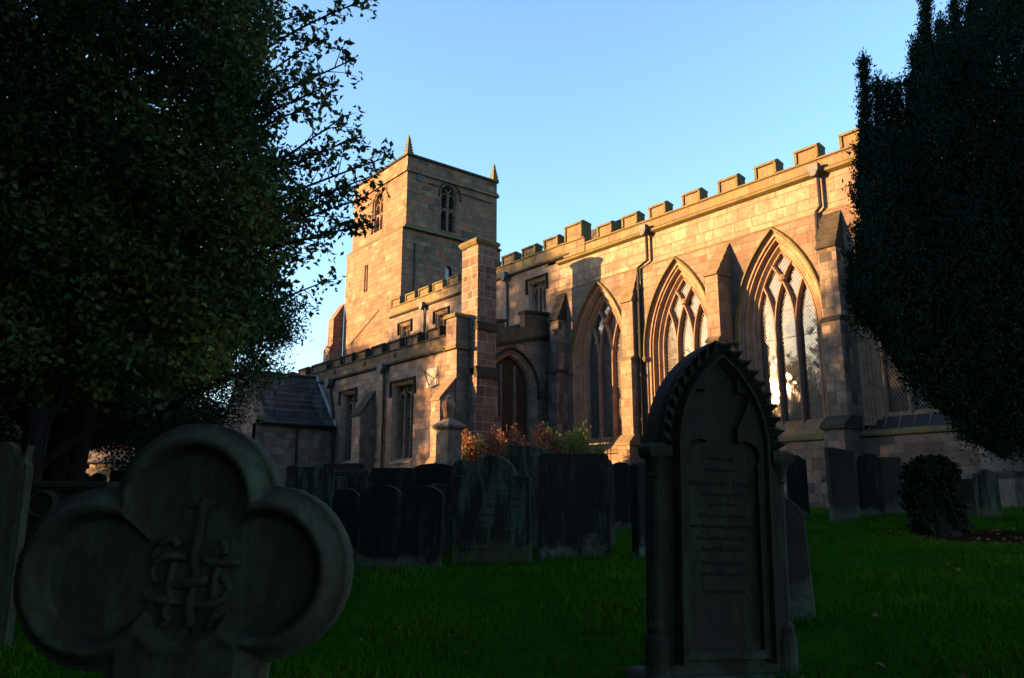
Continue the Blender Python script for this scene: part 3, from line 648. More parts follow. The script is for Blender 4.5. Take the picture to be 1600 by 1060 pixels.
b = B(); b.tube([(-38.6, TY0-.05, 16.6), (-36.1, TY0-.05, 17.35)], .02, 5); b.build('conductor_rod', 'louvre', tw); b = B(); b.tube([(-39.4, TY0-g-.05, 8.7), (-36.2, TY0-g-.05, 10.1)], .025, 5); b.build('conductor_rod', 'louvre', tw)
# diagonal stains of twigs: a tuft growing from the string course
# pinnacles
for (px_, py_) in ((TX1-.12, TY0+.12), (TX1-.12, TY1-.12)):
    b = B(); b.lathe((px_, py_, 18.4), [(.2, 0), (.2, .14), (.16, .18), (.10, .62), (.04, 1.08), (.015, 1.12)], 4)
    for k in range(5):
        z = .28+.16*k; r_ = .155-.026*k
        for q in range(4):
            th = q*math.pi/2+math.pi/4; b.lathe((px_+r_*1.38*math.cos(th), py_+r_*1.38*math.sin(th), 18.4+z), [(.01, -.03), (.035, 0), (.03, .035), (.01, .05)], 6)
    pn = b.build('pinnacle', 'coping', tw)
    b = B(); b.lathe((px_, py_, 19.5), [(.01, 0), (.035, .03), (.01, .07)], 6); b.build('finial', 'iron', pn)
# south-west tower buttress
b = B(); b.box(-41.15, -40.35, TY0-1.0, TY0-g, -.5, 8.6); b.box(-41.0, -40.35, TY0-.85, TY0-g, 8.6, 10.3)
b.prism([(0, TY0-.85, 10.3), (0, TY0-g, 10.3), (0, TY0-g, 11.3)], (-41.0, 0, 0), (-40.35, 0, 0)); b.prism([(0, TY0-1.0, 8.6), (0, TY0-.86, 8.6), (0, TY0-.86, 8.85)], (-41.1, 0, 0), (-40.36, 0, 0)); b.build('tower_buttress', 'tower', church)

# ---- porch
PX1, PR, PX0, PY0 = -31.03, -32.94, -34.85, 11.7
b = B(); b.box(PX1-.35, PX1, PY0, YA, -.5, 3.15); b.box(PX0, PX0+.35, PY0, YA, -.5, 3.15)
gab = [(PX0, -.5), (PX0, 3.3), (PR, 5.55), (PX1, 3.3), (PX1, -.5)]
b.poly(gab, [arch(PR, .9, 1.2, 1.4, -.45)], lambda u, v: (u, PY0, v)); b.poly(gab, [arch(PR, .9, 1.2, 1.4, -.45)], lambda u, v: (u, PY0+.4, v))
po = b.build('porch', 'aisle', church, fixn=False)
b = B(); A = arch(PR, .9, 1.2, 1.4, -.45); b.loft([(x, PY0, z) for x, z in A], [(x, PY0+.4, z) for x, z in A]); b.build('door_arch', 'moulding_grey', po)
b = B()
for i, sx in enumerate((1, -1)):
    ex = PX1+.16 if sx > 0 else PX0-.16
    n = 9
    for k in range(n):      # overlapping courses of stone slates
        x0 = PR+(ex-PR)*k/n; x1 = PR+(ex-PR)*(k+1.12)/n; z = lambda x: 5.5-(x-PR)*sx*(5.5-3.22)/abs(ex-PR)
        b.prism([(x0, 0, z(x0)), (x1, 0, z(x1)+.035), (x1, 0, z(x1)-.005), (x0, 0, z(x0)-.04)], (0, PY0+.25, 0), (0, YA-.005, 0))
b.build('porch_roof', 'slate', po)
b = B(); b.tube([(PR, PY0+.25, 5.53), (PR, YA-.02, 5.53)], .07, 8); b.build('ridge', 'coping_dark', po)
b = B(); b.prism([(PR+.02, 0, 5.62), (PX1+.2, 0, 3.33), (PX1+.2, 0, 3.15), (PR+.02, 0, 5.42)], (0, YA-.11, 0), (0, YA-.02, 0)); b.build('flashing', 'flashing', po)
b = B(); b.tube([(PX1+.22, PY0+.1, 3.16), (PX1+.22, YA-.1, 3.13)], .07, 8); b.tube([(PX1+.1, 13.45, 3.1), (PX1+.08, 13.45, -.1)], .05, 8); b.build('gutter', 'iron', po)
b = B()
for sx, ex in ((1, PX1+.2), (-1, PX0-.2)):
    b.prism([(PR, 0, 5.75), (ex, 0, 3.42), (ex, 0, 3.25), (PR, 0, 5.55)], (0, PY0-.06, 0), (0, PY0+.3, 0))
b.build('gable_coping', 'sill', po)
# ------------------------------------------------------------------ vegetation and graveyard materials
M['holly_leaf'] = leafmat('holly_leaf', [(.036, .066, .028), (.075, .125, .040), (.125, .175, .05), (.34, .30, .06)], .6, .25, .10)
M['yew_leaf'] = leafmat('yew_leaf', [(.012, .032, .022), (.020, .048, .034), (.034, .068, .046)], .8, .0, 0)
M['far_leaf'] = leafmat('tree_leaf', [(.014, .028, .008), (.030, .045, .012), (.05, .06, .015)], .6, .1, .3)
M['ivy_leaf'] = leafmat('ivy_leaf', [(.010, .026, .016), (.018, .040, .024), (.034, .06, .034)], .7, .05, .06)
M['brown_leaf'] = leafmat('dead_conifer_foliage', [(.20, .08, .045), (.38, .16, .09), (.50, .26, .14)], .8, .1, .1)
M['green_leaf'] = leafmat('green_conifer_foliage', [(.08, .12, .03), (.18, .24, .05), (.30, .32, .07)], .7, .1, .2)
M['grass_blade'] = leafmat('grass_blade', [(.024, .115, .006), (.042, .160, .008), (.105, .21, .015)], .9, .15, .0)
M['bark'] = mottled('bark', (.02, .014, .011), (.045, .030, .022), None, 6, .95, .9, .02, streak=True)
M['red_bark'] = mottled('yew_bark', (.018, .010, .008), (.042, .020, .016), None, 6, .95, .9, .02, streak=True)
M['earth'] = mottled('leaf_litter', (.020, .011, .006), (.06, .032, .016), (.03, .05, .008), 9, 1, .8, .01, spec=0)
M['ground'] = mottled('turf', (.020, .075, .005), (.034, .11, .008), (.06, .075, .015), 3.5, 1.0, .8, .02, c3lo=.6, c3hi=.75, spec=0)

def gravemat(name, base, green, pale, zp=.16, amt=.8, gl=.52, sc=5):
    base, green, pale = (tuple(x*ALB for x in c) for c in (base, green, pale))
    m, nt, P = newmat(name); L = nt.links
    tc = nt.nodes.new('ShaderNodeTexCoord').outputs['Object']; geo = nt.nodes.new('ShaderNodeNewGeometry').outputs['Position']
    mp = nt.nodes.new('ShaderNodeMapping'); mp.inputs['Scale'].default_value = (1.5, 1.5, .3); L.new(geo, mp.inputs[0])
    n1 = noise(nt, mp.outputs[0], sc, 7, .75); n2 = noise(nt, geo, 28, 5, .7); n3 = noise(nt, geo, 4, 4, .6)
    col = mixc(nt, ramp(nt, n1, [(gl, 0.0), (gl+.14, 1.0)]), base, green)
    sp = nt.nodes.new('ShaderNodeSeparateXYZ'); L.new(tc, sp.inputs[0])
    f = math_n(nt, 'SUBTRACT', zp+.10, sp.outputs[2]); f = math_n(nt, 'ADD', math_n(nt, 'MULTIPLY', f, 5.0), math_n(nt, 'MULTIPLY', math_n(nt, 'SUBTRACT', n3, .5), 3.2))
    f = ramp(nt, f, [(.3, 0.0), (.75, amt)])
    col = mixc(nt, f, col, pale)
    col = mixc(nt, .6, col, ramp(nt, n2, [(.3, .4), (.7, 1.2)]), 'MULTIPLY')
    L.new(col, P.inputs['Base Color']); P.inputs['Roughness'].default_value = .92; P.inputs['Specular IOR Level'].default_value = .2
    b = nt.nodes.new('ShaderNodeBump'); b.inputs['Strength'].default_value = .6; b.inputs['Distance'].default_value = .008
    L.new(math_n(nt, 'ADD', n2, n1), b.inputs['Height']); L.new(b.outputs[0], P.inputs['Normal'])
    return m
M['grave_black'] = gravemat('blackened_gravestone', (.016, .014, .012), (.060, .075, .055), (.13, .15, .11), .14, .85, .53)
M['grave_green'] = gravemat('green_streaked_gravestone', (.022, .021, .017), (.095, .13, .088), (.12, .12, .05), .2, .7, .47)
M['grave_brown'] = gravemat('brown_gravestone', (.050, .040, .030), (.07, .085, .05), (.12, .145, .105), .25, .8, .53)
M['grave_goth'] = gravemat('mossy_brown_sandstone', (.036, .030, .020), (.050, .068, .028), (.09, .10, .07), .10, .7, .50, 8)
M['grave_clover'] = gravemat('algae_green_sandstone', (.058, .050, .032), (.070, .098, .054), (.10, .13, .10), -3, .6, .47, 9)
M['letter'] = mottled('weathered_lettering', (.016, .014, .011), (.035, .032, .024), None, 20, .9, .1, .001)
M['moss'] = mottled('dark_moss', (.02, .022, .008), (.06, .065, .01), None, 20, .95, .5, .004)
M['monument'] = mottled('pale_tomb_stone', (.20, .16, .13), (.30, .25, .21), (.14, .12, .10), 3, .9, .4, .01)

# ------------------------------------------------------------------ leaves as numpy meshes
rng = np.random.default_rng(5)
def unit(a): return a/np.maximum(np.linalg.norm(a, axis=1, keepdims=True), 1e-9)
def leafmesh(name, mat, P, size, asp, parent=None, up=None, tint=None, fold=.18, tag_=None, org=None):
    n = len(P); a = rng.normal(size=(n, 3))
    if up is not None: a = a*(1-up[3])+np.array(up[:3])*up[3]*1.6
    a = unit(a); r = rng.normal(size=(n, 3)); b = unit(np.cross(a, r)); c = np.cross(a, b)
    s = (size*(.65+.7*rng.random(n)))[:, None]
    if org is None: org = ORG.get(parent.name, Vector()) if parent is not None else Vector()
    P = P-np.array(org)
    v = np.stack([P, P+a*s*.48+b*s*asp*.5+c*s*fold, P+a*s, P+a*s*.48-b*s*asp*.5+c*s*fold], 1).reshape(-1, 3)
    me = bpy.data.meshes.new(name); me.vertices.add(4*n); me.vertices.foreach_set('co', v.ravel())
    me.loops.add(4*n); me.loops.foreach_set('vertex_index', np.arange(4*n, dtype=np.int32))
    me.polygons.add(n); me.polygons.foreach_set('loop_start', np.arange(0, 4*n, 4, dtype=np.int32))
    me.update(calc_edges=True)
    t = rng.random(n) if tint is None else np.clip(tint+rng.normal(size=n)*.15, 0, 1)
    at = me.attributes.new('tint', 'FLOAT', 'FACE'); at.data.foreach_set('value', t.astype(np.float32))
    me.materials.append(M[mat]); o = bpy.data.objects.new(name, me); COL.objects.link(o)
    if parent is not None: o.parent = parent
    return o
def clumps(centers, per, rad, squash=(1, 1, 1)):
    C = np.repeat(np.array(centers), per, axis=0); d = rng.normal(size=C.shape)*np.array(squash)*rad*.55
    return C+d
def inpoly(x, y, poly):
    c = False; j = len(poly)-1
    for i in range(len(poly)):
        if (poly[i][1] > y) != (poly[j][1] > y) and x < (poly[j][0]-poly[i][0])*(y-poly[i][1])/(poly[j][1]-poly[i][1])+poly[i][0]: c = not c
        j = i
    return c
def fill(poly, D0, D1, n, jit=8, wob=0):
    """points spread through a crown's depth"""
    xs = [p[0] for p in poly]; ys = [p[1] for p in poly]; out = []
    while len(out) < n:
        x = rnd.uniform(min(xs), max(xs)); y = rnd.uniform(min(ys), max(ys))
        if inpoly(x+rnd.gauss(0, jit)+wob*(math.sin(y*.085+1)+.7*math.sin(y*.21)), y+rnd.gauss(0, jit)+wob*(math.sin(x*.07)+.6*math.sin(x*.17+2)), poly): out.append(tuple(onD(x, y, rnd.uniform(D0, D1))))
    return out

# ------------------------------------------------------------------ ground
b = B(); xs = list(np.concatenate([np.linspace(-400, -60, 12), np.linspace(-55, 25, 81), np.linspace(40, 400, 10)])); ys = list(np.concatenate([np.linspace(-400, -30, 10), np.linspace(-25, 22, 95), np.linspace(40, 600, 12)]))
for j, y in enumerate(ys):
    for i, x in enumerate(xs): b.v.append((x, y, gz(x, y)))
nx = len(xs)
for j in range(len(ys)-1):
    for i in range(nx-1): b.f.append((j*nx+i, j*nx+i+1, (j+1)*nx+i+1, (j+1)*nx+i))
gr = b.build('ground', 'ground', smooth=True); gr['kind'] = 'structure'
b = B(); cpt = onD(1640, 860, 9.5); ring = [(cpt.x+1.7*math.cos(t*.35)*(1+.12*math.sin(3*t)), cpt.y+1.1*math.sin(t*.35)*(1+.12*math.cos(2*t))) for t in range(18)]
b.v = [(cpt.x, cpt.y, gz(cpt.x, cpt.y)+.03)]+[(x, y, gz(x, y)+.006) for x, y in ring]; b.f = [(0, i+1, (i+1) % 18+1) for i in range(18)]
bare = b.build('bare_earth', 'earth', smooth=True); bare['kind'] = 'structure'
# grass blades over the part one can see
pts = []
n = 190000; U = rng.random((n*2, 3)); D = 2.2+16.4*U[:, 0]**1.35; px = -60+1760*U[:, 1]**.8
k = 0; G = []
rt = np.array(RT); fh = np.array(FH)
pos = fh[None]*D[:, None]+rt[None]*((px-800)/F*math.cos(PITCH)*D*1.02)[:, None]
zz = np.interp(pos[:, 1], GY, GZ)+.02*np.sin(pos[:, 0]*1.3+pos[:, 1]*.7)+.015*np.sin(pos[:, 0]*.37-pos[:, 1]*1.9)
ok = (pos[:, 1] < 19) & (np.hypot((pos[:, 0]-cpt.x)/1.7, (pos[:, 1]-cpt.y)/1.1) > .95)
pos = pos[ok][:n]; zz = zz[ok][:n]; pos[:, 2] = zz-.005
pt = .5+.5*np.sin(pos[:, 0]*2.1+1.3*np.sin(pos[:, 1]*1.7))*np.sin(pos[:, 1]*2.6)
gd = np.linalg.norm(pos, axis=1)
gb = leafmesh('grass', 'grass_blade', pos, (.038+.0026*gd)*(.6+.8*pt), .12, up=(0, 0, 1, .62), tint=pt*.7+.1); gb['kind'] = 'stuff'
# fallen leaves
lp = []
for i in range(70):
    d = rnd.uniform(3.5, 13); q = FH*d+RT*((rnd.uniform(440, 1600)-800)/F*d); lp.append((q.x, q.y, gz(q.x, q.y)+.035))
for i in range(260):
    a = rnd.uniform(0, 6.283); r_ = rnd.random()**.6*1.25; x, y = cpt.x+1.7*r_*math.cos(a), cpt.y+1.1*r_*math.sin(a); lp.append((x, y, gz(x, y)+.035))
fl = leafmesh('fallen_leaves', 'brown_leaf', np.array(lp), .05, .7, up=(1, 0, 0, .8)); fl['kind'] = 'stuff'

# ------------------------------------------------------------------ gravestones
def arc_pts(cx, cz, rx, rz, a0, a1, n=12): return [(cx+rx*math.cos(R(a0+(a1-a0)*i/n)), cz+rz*math.sin(R(a0+(a1-a0)*i/n))) for i in range(n+1)]
def outline(kind, w, h):
    hw = w/2
    if kind == 'flat': top = [(hw, h-.03), (hw-.03, h), (-hw+.03, h-.004), (-hw, h-.035)]
    elif kind == 'round': top = arc_pts(0, h-hw*.8, hw, hw*.8, 0, 180, 18)
    elif kind == 'low': top = arc_pts(0, h-hw*.35, hw, hw*.35, 0, 180, 18)
    elif kind == 'shoulder':
        r = hw*.66; top = arc_pts(hw*.86, h-r*.95, hw*.14, .05, 0, 90, 4)+arc_pts(0, h-r*.95, r, r*.95, 8, 172, 16)+arc_pts(-hw*.86, h-r*.95, hw*.14, .05, 90, 180, 4)
    elif kind == 'double':
        q = hw*.5; top = arc_pts(q, h-q*.55, q, q*.55, 0, 165, 12)+[(0, h-q*.5)]+arc_pts(-q, h-q*.55, q, q*.55, 15, 180, 12)
    elif kind == 'slant': top = [(hw, h-.07), (-hw*.2, h-.02), (-hw, h)]
    elif kind == 'peak': top = [(hw, h-hw*.7), (0, h), (-hw, h-hw*.7)]
    elif kind == 'ogee': top = [(hw, h-.17), (hw-.02, h-.13)]+arc_pts(hw*.55, h-.02, hw*.4, .10, 0, -80, 6)[::1]+arc_pts(0, h-.12, hw*.5, .12, 20, 160, 8)+[(-hw+.02, h-.13), (-hw, h-.17)]
    return [(hw, -.15)]+top+[(-hw, -.15)]
def faceroot(name, label, cat, px, D, yaw=0, lean=0, tilt=0, group=None, py=800):
    q = onD(px, py, D); z = gz(q.x, q.y); a = math.atan2(FH.y, FH.x)-math.pi/2      # local -Y looks back along the view
    return thing(name, label, cat, (q.x, q.y, z), (R(lean), R(tilt), a+R(yaw)), group), z
def slab(root, name, mat, ol, th, y0=0, bevel=.012, parent=None):
    b = B(); b.prism([(x, y0, z) for x, z in ol], (0, 0, 0), (0, th, 0)); return b.build(name, mat, root, bevel=bevel)
def headstone(label, x0, x1, yt, D, kind, mat='grave_black', th=.11, yaw=0, lean=0, tilt=0, rim=False, group='weathered headstones in the churchyard'):
    t, z = faceroot('headstone', label, 'headstone', (x0+x1)/2, D, yaw, lean, tilt, group)
    w_ = (x1-x0)/F*D*.97/math.cos(R(yaw)); top = onD((x0+x1)/2, yt, D).z; h = top-z
    ol = outline(kind, w_, h); slab(t, 'slab', mat, ol, th)
    b = B(); b.prism([(x*.86, 0, .12+(z_-.12)*.93) for x, z_ in ol if z_ > 0]+[(-w_*.43, 0, .16), (w_*.43, 0, .16)], (0, -.006, 0), (0, .02, 0)); b.build('panel', mat, t, bevel=.006)
    if D < 12 and kind in ('flat', 'shoulder', 'double', 'round') and w_ > .5:
        nl = 7 if kind != 'double' else 5
        for c_ in ((0,) if kind != 'double' else (-w_/4, w_/4)):
            b = B(); wl = w_*(.34 if kind != 'double' else .17)
            for i in range(nl):
                z_ = h*.74-i*h*.075; x = c_-wl*rnd.uniform(.7, 1); e = c_+wl*rnd.uniform(.7, 1)
                while x < e: l = rnd.uniform(.012, .03); b.box(x, x+l, -.0085, 0, z_, z_+.014+rnd.choice((0, .008))); x += l+rnd.choice((.006, .006, .022))
            b.build('worn_lettering', 'letter', t, fixn=False)
    tp = np.array([(rnd.uniform(-w_/2-.05, w_/2+.05), rnd.choice((-.03, -.05, -.08, th+.03)), -.02) for _ in range(int(w_*130))])
    g_ = leafmesh('grass_tuft', 'grass_blade', tp, .10, .09, t, up=(0, 0, 1, .75), tint=.6); g_['kind'] = 'stuff'
    return t
HS = headstone
HS('wide black headstone with two rounded humps and a pale lichen band at its foot', 556, 690, 758, 9.0, 'double', tilt=1.5, yaw=-8)
HS('broad green streaked headstone with raised round head, between double humped and big square stones', 706, 828, 711, 9.1, 'shoulder', 'grave_green', yaw=-10, th=.13)
HS('big flat topped black slab, widest square headstone left of the tall gothic one', 843, 955, 708, 9.3, 'flat', yaw=10, th=.14)
HS('dark headstone with slanting top edge, behind the left side of the big square slab', 793, 862, 694, 10.3, 'slant', 'grave_green', yaw=6)
HS('narrow grey brown headstone showing past the right side of the big square slab', 915, 960, 712, 10.4, 'round', 'grave_brown', yaw=-5)
HS('dark round topped headstone with a pale crusted foot standing below the sunlit buttress', 953, 992, 722, 13.5, 'round', yaw=5)
HS('low mossy headstone with a low curved top behind the double humped stone', 658, 712, 756, 10.6, 'low', 'grave_green')
HS('wide black flat topped headstone before the aisle wall, left of the low arched one', 576, 645, 731, 12.5, 'flat')
HS('wide black low arched headstone directly in front of the urn monument', 640, 716, 724, 12.7, 'low')
HS('small green round headstone close on the right of the urn monument', 706, 737, 718, 12.2, 'round', 'grave_green')
HS('flat topped headstone streaked green, beside the right lobe of the trefoil cross', 437, 512, 729, 11.0, 'flat', 'grave_green', tilt=3, yaw=6)
HS('square headstone with crusted pale upper edge, behind a small round one near the porch', 510, 570, 744, 12.0, 'flat', 'grave_green')
HS('small dark round headstone in front of the crusted square one near the porch', 514, 562, 763, 11.2, 'round')
HS('narrow dark headstone seen edge on just left of the gothic headstone', 996, 1012, 722, 9.0, 'round', th=.12, yaw=35)
HS('tall round shouldered headstone leaning behind the right side of the gothic headstone', 1158, 1262, 772, 5.2, 'round', 'grave_brown', th=.14, yaw=-6, tilt=-2.5)
HS('dark shouldered headstone against the plinth, just right of the gothic headstone', 1234, 1266, 711, 15.5, 'shoulder')
HS('tallest square headstone of the right hand row, pale green in its lower half', 1300, 1345, 699, 14.0, 'slant', 'grave_brown', yaw=14, th=.13)
HS('dark round topped headstone standing second in the right hand row', 1345, 1384, 708, 14.6, 'round')
HS('brown flat topped headstone standing third in the right hand row', 1378, 1416, 714, 15.0, 'flat', 'grave_brown')
HS('small dark headstone nearly hidden behind the ivy covered stump', 1423, 1448, 728, 15.0, 'flat')
HS('low square greenish headstone right of the ivy covered stump', 1505, 1546, 748, 13.6, 'flat', 'grave_brown')
HS('small round headed greenish headstone at the far right beside the low square one', 1532, 1568, 733, 13.2, 'shoulder', 'grave_green', yaw=8, th=.12)
HS('tall pale green headstone with curved top, cut off by the left edge of the picture', -45, 30, 690, 5.4, 'ogee', 'grave_clover', yaw=8)
HS('small dark headstone with a pointed top beyond the table tombs at the left', 112, 135, 738, 17.0, 'peak')
HS('small dark round headstone beside the pointed one beyond the table tombs', 134, 158, 739, 17.2, 'round')
HS('low dark headstone behind the top lobe of the trefoil cross, beyond the tombs', 165, 200, 735, 15.5, 'flat')
HS('pale grey square headstone between the porch and the small round stone', 500, 566, 724, 14.5, 'flat', 'grave_brown')

# ring headed small stone on the left
t, z = faceroot('headstone', 'small headstone with moss ringed round head, at the left below the table tombs', 'headstone', 62, 7.0, 6, group='weathered headstones in the churchyard')
kk = 7.0/F; hh = onD(62, 766, 7.0).z-z; r_ = 21*kk
ol = [(.20, -.15), (.20, hh-.30), (.17, hh-.24), (.10, hh-.22)]+arc_pts(0, hh-r_, r_, r_, -20, 200, 18)+[(-.10, hh-.22), (-.17, hh-.24), (-.20, hh-.30), (-.20, -.15)]
slab(t, 'slab', 'grave_black', ol, .1)
b = B(); rg = [(r_*.86*math.cos(i*math.pi/12), hh-r_+r_*.86*math.sin(i*math.pi/12)) for i in range(24)]; sweep(b, Wall((0, 0, 0), (1, 0, 0), (0, -1, 0)), rg, .012, -.01, .015, .5, True); b.build('moss_ring', 'moss', t)
b = B(); b.prism([(r_*.5*math.cos(i*math.pi/8), 0, hh-r_+r_*.5*math.sin(i*math.pi/8)) for i in range(16)], (0, -.012, 0), (0, .01, 0)); b.build('boss', 'grave_black', t, bevel=.006)

# table tombs at the left and by the porch
def chest(label, x0, x1, yt, D, h, mat, yaw=0, dep=.8, group='chest tombs in the shade at the left'):
    t, z = faceroot('chest_tomb', label, 'tomb', (x0+x1)/2, D, yaw, group=group)
    w_ = (x1-x0)/F*D; top = onD((x0+x1)/2, yt, D).z-z
    b = B(); b.box(-w_/2, w_/2, 0, dep, top-.1, top); b.box(-w_/2+.03, w_/2-.03, .03, dep-.03, top-.15, top-.1); b.build('lid', mat, t, bevel=.02)
    b = B(); b.box(-w_/2+.1, w_/2-.1, .1, dep-.1, .08, top-.15); b.box(-w_/2+.02, w_/2-.02, .02, dep-.02, -.2, .08); bd = b.build('body', mat, t, bevel=.01)
    for sx in (-.33, .33):
        b = B(); b.box(sx*w_-w_*.13, sx*w_+w_*.13, .085, .12, .16, top-.22); b.build('panel', mat, bd, bevel=.008)
    return t
chest('chest tomb with moulded lid under the trees at the far left, farthest of the tombs', 50, 106, 722, 15.0, .9, 'grave_green', 10)
chest('long low table tomb with dark ledger slab, nearer than the moulded chest tomb at left', 20, 158, 752, 12.0, .7, 'grave_brown', 6)
chest('ledger tomb with a crusted slab lid near the porch, behind the streaked headstone', 494, 573, 735, 13.4, .9, 'grave_brown', -4)

# ------------------------------------------------------------------ gothic headstone in the foreground
t, z = faceroot('gothic_headstone', 'large gothic headstone with toothed pointed arch, side columns and faded inscription, nearest on the right', 'headstone', 1122, 4.0, 16, lean=-1, tilt=2.2)
k = 4.0*.975/F; gzr = z
def gp(px, py): return ((px-1117)*k/math.cos(R(16)), onD(px, py, 4.0).z-z)
top = gp(1122, 527)[1]; spr = gp(1000, 698)[1]; a0 = .350
def rr(a): h = top-.0-spr-(a0-a)*1.0; return (a*a+h*h)/(2*a)
WG = Wall((0, 0, 0), (1, 0, 0), (0, -1, 0))
body = arch(0, a0-.006, rr(a0-.006), spr, .0, 16)
body = [(body[0][0], .0)]+body[1:-1]+[(body[-1][0], .0)]
slab(t, 'slab', 'grave_goth', [(x, z_) for x, z_ in body][::-1], .17, bevel=.006)
b = B(); ap = arch(0, a0-.022, rr(a0-.022), spr, spr-.02, 20); sweep(b, WG, ap[1:-1], .018, -.06, .022, .5); am_ = b.build('arch_moulding', 'grave_goth', t)
b = B(); ap2 = arch(0, a0-.100, rr(a0-.100), spr, .10, 20); sweep(b, WG, ap2, .018, -.005, .055, .6); b.build('inner_roll', 'grave_goth', t)
b = B(); ap3 = arch(0, a0-.124, rr(a0-.124), spr, .10, 20); sweep(b, WG, ap3, .009, -.005, .022, .6); b.build('inner_fillet', 'grave_goth', t)
ap = arch(0, a0-.050, rr(a0-.050), spr, spr, 40)[1:-1]; L_ = 0; nxt = .03; tn = 0
for p, q in zip(ap, ap[1:]):          # dog-tooth ornament: little pyramids along the arch
    d = math.hypot(q[0]-p[0], q[1]-p[1])
    while nxt <= L_+d:
        f = (nxt-L_)/d; x, z_ = p[0]+(q[0]-p[0])*f, p[1]+(q[1]-p[1])*f; tx, tz = (q[0]-p[0])/d, (q[1]-p[1])/d; nx_, nz_ = -tz, tx
        for (w0_, off) in ((.0, .0),):
            b = B(); s_ = .031; c0 = [WG(x+tx*i*s_+nx_*j*.032, z_+tz*i*s_+nz_*j*.032, w0_) for i, j in ((-1, -1), (1, -1), (1, 1), (-1, 1))]
            tip = WG(x+nx_*.045, z_+nz_*.045, w0_+.075); n0 = len(b.v); b.v += [tuple(v) for v in c0]+[tuple(tip)]+[tuple(v+Vector((0, .05, 0))) for v in c0]
            b.f += [(n0, n0+1, n0+4), (n0+1, n0+2, n0+4), (n0+2, n0+3, n0+4), (n0+3, n0, n0+4), (n0, n0+1, n0+6, n0+5), (n0+1, n0+2, n0+7, n0+6), (n0+2, n0+3, n0+8, n0+7), (n0+3, n0, n0+5, n0+8)]
            b.build('tooth', 'grave_goth', am_)
        nxt += .063
    L_ += d
for sx in (-1, 1):
    b = B(); b.lathe((sx*(a0+.0), .03, 0), [(.06, -.1), (.06, .2), (.045, .23), (.05, .26), (.032, .29), (.030, spr-.17), (.04, spr-.16), (.034, spr-.145), (.05, spr-.09), (.062, spr-.07)], 14)
    cl = b.build('column', 'grave_goth', t, smooth=False)
    b = B(); b.lathe((sx*(a0+.0), .03, spr-.07), [(.058, 0), (.066, .02), (.066, .05), (.05, .07)], 4); b.build('capital', 'grave_goth', cl, bevel=.004)
b = B(); b.prism([(-.43, 0, -.25), (-.43, 0, -.06), (-.40, 0, .05), (.39, 0, .05), (.41, 0, -.06), (.41, 0, -.25)], (0, -.06, 0), (0, .26, 0)); b.build('base', 'grave_goth', t, bevel=.015)
z1_, z2_, z3_ = gp(1117, 592)[1], gp(1117, 640)[1], gp(1117, 712)[1]      # sunk five-lobed head of the inscription panel
LB = [(0, z1_, .098), (-.112, z2_, .098), (.112, z2_, .098), (-.130, z3_, .078), (.130, z3_, .078)]
def sd_l(x, z_): return min(min(math.hypot(x-a, z_-c_)-r for a, c_, r in LB), max(abs(x)-.196, z_-z3_), max(abs(x)-.085, z_-z1_))
opn = [(.196, .16)]; zc_ = z3_-.02
for i in range(0, 121):
    th = R(-35+250*i/120); r0 = .02
    while sd_l(math.cos(th)*r0, zc_+math.sin(th)*r0) < 0 and r0 < .8: r0 += .002
    opn.append((math.cos(th)*r0, zc_+math.sin(th)*r0))
opn.append((-.196, .16)); opn.reverse()
ao_ = a0-.118; ro_ = rr(ao_); out_ = []
for x, z_ in opn:
    if z_ < .17: out_.append((math.copysign(ao_, x), .12)); continue
    d_ = math.hypot(x, z_-zc_); ux, uz = x/d_, (z_-zc_)/d_; r0 = d_
    while inarch(ux*r0, zc_+uz*r0, 0, ao_, ro_, spr) and r0 < 1: r0 += .002
    out_.append((ux*r0, zc_+uz*r0))
b = B(); op3 = [WG(u, v, .030) for u, v in opn]; b.loft([WG(u, v, .030) for u, v in out_], op3, True); b.loft(op3, [WG(u*.985, v, .0) for u, v in opn], True)
b.build('foiled_head', 'grave_goth', t, fixn=False)
lines = [('In Affectionate', 716, .022), ('Remembrance of', 734, .022), ('Edward Giles Turnell', 755, .036), ('who Died Aug 1869', 773, .022), ('Aged 44 Years', 788, .022), ('Also of their Children', 806, .024),
         ('Emma Died an Infant Aged 10 Weeks', 823, .021), ('Frances Eliza Died 1865', 841, .024), ('Aged 8 Years.', 858, .036), ('Edward John Giles', 880, .026), ('Died 1888 Aged 24', 897, .026), ('THY WILL BE DONE', 926, .022)]
for s_, py_, hgt in lines:
    cu_ = bpy.data.curves.new('inscription', 'FONT'); cu_.body = s_; cu_.size = hgt*1.25; cu_.align_x = 'CENTER'; cu_.extrude = .0012
    o_ = bpy.data.objects.new('tmp', cu_); COL.objects.link(o_); bpy.context.view_layer.update()
    me_ = bpy.data.meshes.new_from_object(o_.evaluated_get(bpy.context.evaluated_depsgraph_get())); bpy.data.objects.remove(o_)
    me_.name = 'inscription'; me_.materials.clear(); me_.materials.append(M['letter'])
    q = bpy.data.objects.new('inscription', me_); COL.objects.link(q); q.parent = t; q.location = (0, -.0035, gp(1117, py_)[1]-hgt*.4); q.rotation_euler = (R(90), 0, 0)

